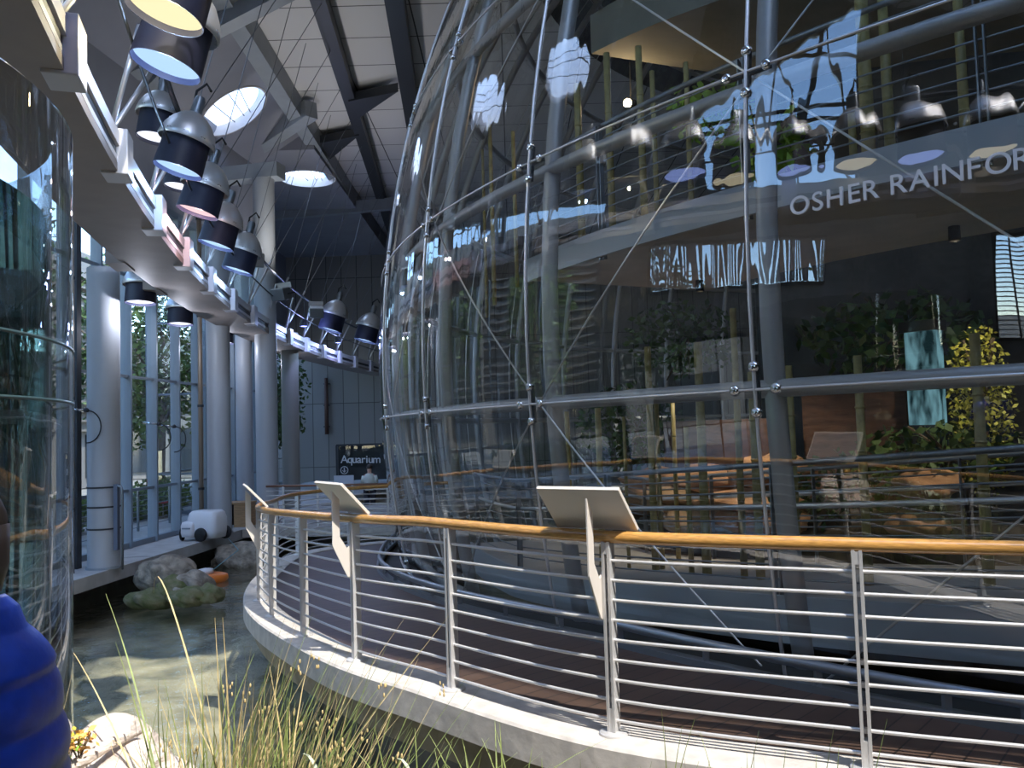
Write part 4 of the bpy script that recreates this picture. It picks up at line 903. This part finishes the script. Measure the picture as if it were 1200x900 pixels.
# ================================================================ CYLINDER TANK
TC = Vector((-3.30, 2.74)); TR = 1.63
t = thing('cylinder_tank', 'tall clear cylindrical aquarium full of green water at the left', 'aquarium', (TC.x, TC.y, -1.0))
MB().lathe([(TR, -.98), (TR, 2.93), (TR-.02, 2.95), (TR-.07, 2.95), (TR-.08, 2.93), (TR-.08, -.98)], (TC.x, TC.y, 0), 128).build('acrylic_wall', ACRYL, t, 'auto')
MB().lathe([(0, -.95), (TR-.1, -.95), (TR-.1, 2.58), (0, 2.58)], (TC.x, TC.y, 0), 128).build('water', TANKW, t, 'auto')
MB().lathe([(0, -1.5), (TR+.03, -1.5), (TR+.03, -.97), (0, -.97)], (TC.x, TC.y, 0), 64).build('plinth', DARKCONC, t, 'auto')
mb = MB()
for z in (2.02, 1.80): mb.lathe([(TR+.002, z), (TR+.005, z), (TR+.005, z+.012), (TR+.002, z+.012)], (TC.x, TC.y, 0), 96)
mb.build('joint_band', mat('joint', (.05, .09, .10), .3), t, True)

# ================================================================ PERSON IN BLUE JACKET
px, py = -1.065, 1.64
t = thing('person', 'person in a shiny blue quilted jacket cut off by the left edge', 'person', (px, py, 0))
V = []; R = []; Ed = []
def jt(p, r, par=None):
    V.append(p); R.append(r); i = len(V)-1
    if par is not None: Ed.append((par, i))
    return i
pel = jt((px, py, .92), .13); ch = jt((px, py+.01, 1.15), .135, pel); sh = jt((px, py, 1.33), .12, ch); nk = jt((px, py+.02, 1.43), .055, sh)
hd0 = jt((px, py+.03, 1.50), .075, nk); hd1 = jt((px, py+.04, 1.57), .088, hd0); hd2 = jt((px, py+.03, 1.645), .07, hd1)
for sx in (-1, 1):
    hp = jt((px+.1*sx, py, .86), .095, pel); kn = jt((px+.11*sx, py+.02, .48), .06, hp); an = jt((px+.115*sx, py-.01, .09), .04, kn); ft = jt((px+.125*sx, py+.14, .035), .032, an)
    s1 = jt((px+.18*sx, py+.045, 1.29), .055, sh); el = jt((px+.275*sx, py+.14, 1.03), .042, s1); wr = jt((px+.21*sx, py+.36, 1.01), .026, el); pm = jt((px+.19*sx, py+.43, 1.02), .028, wr)
    for f in range(4): a = jt((px+(.18-.022*(f-1.5))*sx, py+.485, 1.03), .0095, pm); b_ = jt((px+(.16-.02*(f-1.5))*sx, py+.515-.006*abs(f-1.3), 1.01), .0085, a)
    a = jt((px+.155*sx, py+.41, 1.045), .0105, pm); jt((px+.135*sx, py+.44, 1.05), .009, a)
me = bpy.data.meshes.new('body'); me.from_pydata([tuple(Vector(v)-Vector((px, py, 0))) for v in V], Ed, []); SKIN = mat('skin', (.55, .33, .24), .5); me.materials.append(SKIN)
bo = bpy.data.objects.new('body', me); COL.objects.link(bo); bo.parent = t; md = bo.modifiers.new('skin', 'SKIN'); 
for i, v in enumerate(me.skin_vertices[0].data): v.radius = (R[i], R[i]*(.8 if i in (ch, sh, pel) else 1)); v.use_root = (i == pel)
md2 = bo.modifiers.new('sub', 'SUBSURF'); md2.levels = 2; md2.render_levels = 2
JK = mat('blue_nylon', (.012, .045, .34), .36, noise=.12, scale=30, bump=.04)
def quilt(path, rad, step, amp, N=60, sx=1, sy=1):
    secs = []; P = [Vector(p) for p in path]
    Ls = [0]; 
    for i in range(1, len(P)): Ls.append(Ls[-1]+(P[i]-P[i-1]).length)
    for k in range(N+1):
        s = Ls[-1]*k/N; i = max(j for j in range(len(P)) if Ls[j] <= s+1e-9); i = min(i, len(P)-2); f = (s-Ls[i])/(Ls[i+1]-Ls[i]); c = P[i].lerp(P[i+1], f); d = (P[i+1]-P[i]).normalized()
        r = rad[i]+(rad[i+1]-rad[i])*f; r += amp*(abs(sin(pi*s/step))**.6-.6); X = d.cross(Vector((0, 1, 0))).normalized() if abs(d.y) < .9 else Vector((1, 0, 0)); Y = d.cross(X).normalized()
        secs.append([c+X*(r*sx*cos(2*pi*q/28))+Y*(r*sy*sin(2*pi*q/28)) for q in range(28)])
    return secs
mb = MB(); mb.sweep(quilt([(px, py, .78), (px, py, 1.1), (px, py, 1.30), (px, py, 1.40), (px, py+.01, 1.44)], [.215, .225, .19, .11, .075], .10, .014, 80, 1.0, .72)); jk = mb.build('jacket', JK, t, True)
for sx in (-1, 1):
    mb = MB(); mb.sweep(quilt([(px+.10*sx, py+.03, 1.345), (px+.185*sx, py+.05, 1.29), (px+.24*sx, py+.09, 1.17), (px+.28*sx, py+.13, 1.05), (px+.28*sx, py+.17, .99), (px+.23*sx, py+.31, 1.0)], [.055, .075, .082, .084, .08, .06], .115, .014, 80)); mb.build('sleeve', JK, t, True)
TRO = mat('dark_trousers', (.03, .03, .04), .8)
for sx in (-1, 1): mb = MB(); mb.tube([(px+.1*sx, py, .90), (px+.11*sx, py+.02, .48), (px+.115*sx, py-.01, .08)], [.115, .085, .065], 16); mb.build('trouser_leg', TRO, t, True)
mb = MB(); mb.blob((px, py+.052, 1.61), (.094, .105, .105), 4, .03, 16); mb.tube([(px, py-.005, 1.60), (px, py-.01, 1.52), (px, py-.01, 1.46)], [.06, .055, .04], 12); mb.build('hair', mat('dark_hair', (.015, .011, .01), .45), t, True)
mb = MB()
for sx in (-1, 1): mb.blob((px+.034*sx, py+.122, 1.575), (.012, .008, .008), 1, 0, 8)
mb.build('eyes', BLACK, t, True)
MB().blob((px, py+.135, 1.545), (.014, .022, .022), 1, .02, 8).build('nose', SKIN, t, True); MB().blob((px, py+.115, 1.508), (.026, .012, .008), 1, .02, 8).build('mouth', mat('lips', (.4, .15, .13), .5), t, True)
for sx in (-1, 1): MB().box((px+.12*sx, py+.06, .03), (.09, .26, .06)).build('shoe', BLACK, t, bevel=.02)

t.rotation_euler = (0, 0, pi/2); t.scale = (.93, .93, .93)
# small far visitor on the lower level
vx, vy, vz = aty(433, 560, 29); vz = -1.22
t = thing('person', 'small far visitor in a pale shirt near the dark entrance', 'person', (vx, vy, vz))
V = []; R = []; Ed = []
pel = jt((0, 0, .9), .14); ch = jt((0, 0, 1.15), .15, pel); sh = jt((0, 0, 1.38), .13, ch); nk = jt((0, 0, 1.48), .055, sh); h0 = jt((0, .02, 1.58), .09, nk); h1 = jt((0, .02, 1.68), .08, h0)
for sx in (-1, 1):
    a = jt((.19*sx, 0, 1.36), .06, sh); b_ = jt((.25*sx, -.03, 1.10), .045, a); jt((.22*sx, -.18, .98), .035, b_)
    a = jt((.1*sx, 0, .85), .10, pel); b_ = jt((.11*sx, -.03, .45), .065, a); c_ = jt((.11*sx, 0, .06), .045, b_); jt((.12*sx, -.12, .03), .035, c_)
me = bpy.data.meshes.new('body'); me.from_pydata(V, Ed, []); me.materials.append(SKIN); bo = bpy.data.objects.new('body', me); COL.objects.link(bo); bo.parent = t; bo.modifiers.new('skin', 'SKIN')
for i, v in enumerate(me.skin_vertices[0].data): v.radius = (R[i], R[i]); v.use_root = (i == pel)
bo.modifiers.new('sub', 'SUBSURF').levels = 1
SHIRT = mat('pale_shirt', (.62, .68, .62), .8)
MB().lathe([(.0, .86), (.19, .88), (.20, 1.1), (.215, 1.32), (.13, 1.45), (.07, 1.47)], (0, 0, 0), 18).build('shirt', SHIRT, t, True, local=True)
for sx in (-1, 1):
    MB().tube([(.18*sx, 0, 1.38), (.25*sx, -.03, 1.12)], [.085, .075], 10).build('sleeve', SHIRT, t, True, local=True)
    MB().tube([(.1*sx, 0, .92), (.11*sx, -.03, .45), (.11*sx, 0, .05)], [.13, .09, .07], 10).build('trouser_leg', TRO, t, True, local=True)
MB().blob((0, .04, 1.68), (.105, .11, .11), 3, .05, 10).build('hair', mat('brown_hair', (.03, .02, .015), .5), t, True, local=True)

# ================================================================ FOREGROUND
P = aty(138, 905, 3.62)
PALE = mat('sunny_rock', (.70, .60, .52), .9, noise=.22, scale=7, bump=1.0, stretch=(1, 1, 3))
mb = MB(); mb.blob((P.x-.05, P.y, P.z-.14), (.37, .30, .27), 23, .30, 40, -.9)
t = thing('foreground_boulder', 'sunlit pale pink boulder in the lower left corner', 'rock', (P.x, P.y, P.z-.3))
mb.build('boulder', PALE, t, True)
mb = MB(); mb.tube([P+Vector((-.14, -.26, -.03)), P+Vector((-.06, -.20, .12)), P+Vector((.03, -.12, .165)), P+Vector((.10, .0, .17))], [.028, .03, .024, .012], 8); mb.build('ridge', PALE, t, True)
t = thing('autumn_sprig', 'sprig of orange and yellow leaves lying on the pale boulder', 'sprig', P+Vector((-.18, -.1, .2)))
AUT = mat('autumn_leaf', (.66, .36, .10), .6, noise=.4, scale=9); YEL = mat('yellow_leaf', (.60, .50, .06), .6)
Q = aty(92, 868, 3.42)
MB().leaves(Q, (.075, .06, .045), 70, .034, 5).build('leaf', AUT, t); MB().leaves(Q+Vector((-.02, 0, .01)), (.06, .06, .04), 26, .032, 6).build('yellow_leaf', YEL, t); MB().leaves(aty(86, 876, 3.38), (.03, .03, .03), 16, .03, 7).build('green_leaf', LV, t)
mb = MB()
for k in range(6): a = k*1.05; mb.tube([Q+Vector((0, 0, -.08)), Q+Vector((.05*cos(a), .05*sin(a), .03))], .003, 5)
mb.build('twig', BARK, t)

def blade(mb, base, tip, w, bend, n=6):
    base, tip = Vector(base), Vector(tip); d = tip-base; side = Vector((d.y, -d.x, 0)); side = side.normalized() if side.length > .03 else Vector((1, 0, 0)); side = (side+Vector((.6, 0, 0))).normalized(); vs = []
    for k in range(n+1):
        f = k/n; p = base+d*f+Vector(bend)*(4*f*(1-f))*.5; ww = w*(1-f**2)*.5+.0006; vs += [p-side*ww, p+side*ww]
    mb.add(vs, [(2*k, 2*k+1, 2*k+3, 2*k+2) for k in range(n)])
GR = mat('grass_green', (.22, .27, .08), .6, noise=.3, scale=20); ST = mat('grass_straw', (.58, .46, .22), .6, noise=.25, scale=20); GY = mat('grass_sage', (.45, .50, .36), .55)
rnd = random.Random(12)
def gz(x, y): f = max(0, min(1, (y-3.0)/1.5)); return -1.9*f*f*(3-2*f)-.03
t = thing('grass_clump', 'clump of green and straw coloured rushes at the bottom centre', 'grass', (-.95, 3.4, gz(0, 3.4)), kind='stuff')
mg, ms, mh, mw = MB(), MB(), MB(), MB()
for k in range(620):
    x = rnd.gauss(-1.10, .22); y = rnd.uniform(3.15, 3.55); b = Vector((x, y, gz(x, y))); h = rnd.uniform(.5, 1.12)*(1-.35*min(1, abs(x+1.1)/.6)); lean = rnd.gauss(.20, .26)*h
    tip = b+Vector((lean, rnd.gauss(0, .14), h)); straw = rnd.random() < .42; blade(ms if straw else mg, b, tip, .0085, (rnd.uniform(-.1, .06), 0, .02))
    if straw and h > .66 and rnd.random() < .13:
        for q in range(5): c = tip+Vector((rnd.uniform(-.02, .02), rnd.uniform(-.01, .01), rnd.uniform(-.06, .02))); mh.blob(c, (.004, .004, .010), q, .1, 5)
for k in range(240):
    x = rnd.uniform(-1.25, .1); y = rnd.uniform(3.1, 3.5); b = Vector((x, y, gz(x, y))); h = rnd.uniform(.34, .62); tip = b+Vector((rnd.gauss(.06, .25), rnd.gauss(0, .12), h)); blade(mg, b, tip, .008, (0, 0, .12))
for k in range(26):
    x = rnd.uniform(-.75, -.2); y = rnd.uniform(3.05, 3.3); b = Vector((x, y, gz(x, y))); h = rnd.uniform(.46, .66); tip = b+Vector((rnd.uniform(-.25, .3), rnd.uniform(-.1, .1), h-.14)); blade(mw, b, tip, .022, (0, 0, .35), 9)
mg.build('green_blades', GR, t)['kind'] = 'stuff'; ms.build('straw_blades', ST, t)['kind'] = 'stuff'; mw.build('sage_blades', GY, t)['kind'] = 'stuff'; mh.build('seed_heads', mat('seed_head', (.62, .47, .22), .7), t, True)['kind'] = 'stuff'
t = thing('grass_clump', 'thin sparse grass blades in front of the bridge kerb on the right', 'grass', (.6, 3.1, gz(0, 3.1)), kind='stuff'); mg = MB()
for k in range(70):
    x = rnd.uniform(-.15, 1.15); y = rnd.uniform(2.9, 3.2); b = Vector((x, y, gz(x, y))); h = rnd.uniform(.36, .52)+(.2 if rnd.random() < .12 else 0); blade(mg, b, b+Vector((rnd.gauss(.04, .09), rnd.gauss(0, .05), h)), .006, (rnd.uniform(-.04, .04), 0, 0))
mg.build('green_blades', GR, t)['kind'] = 'stuff'
for (a, b, lab, mm) in (((212, 930, 2.9), (124, 696, 3.6), 'single long green blade arching up left over the pond', GR), ((214, 728, 3.5), (180, 695, 3.6), 'short tan drooping grass tip above the pond', ST), ((205, 910, 3.2), (80, 755, 3.7), 'thin straw blade leaning far left over the pond', ST), ((175, 870, 3.3), (142, 905, 3.0), 'curved straw blade beside the pale boulder', ST)):
    A, B = aty(*a), aty(*b)
    if lab.startswith('short tan') or lab.startswith('curved'): A0 = Vector((-1.05, 3.3, gz(0, 3.3))); mb = MB(); blade(mb, A0, B, .007, ((A-A0.lerp(B, .5)).x*2, 0, (A-A0.lerp(B, .5)).z*2), 14)
    else: mb = MB(); blade(mb, Vector((A.x, A.y, gz(A.x, A.y))), B, .009, (.05, 0, .12), 12)
    tag(mb.build('grass_blade', mm), lab, 'grass blade')
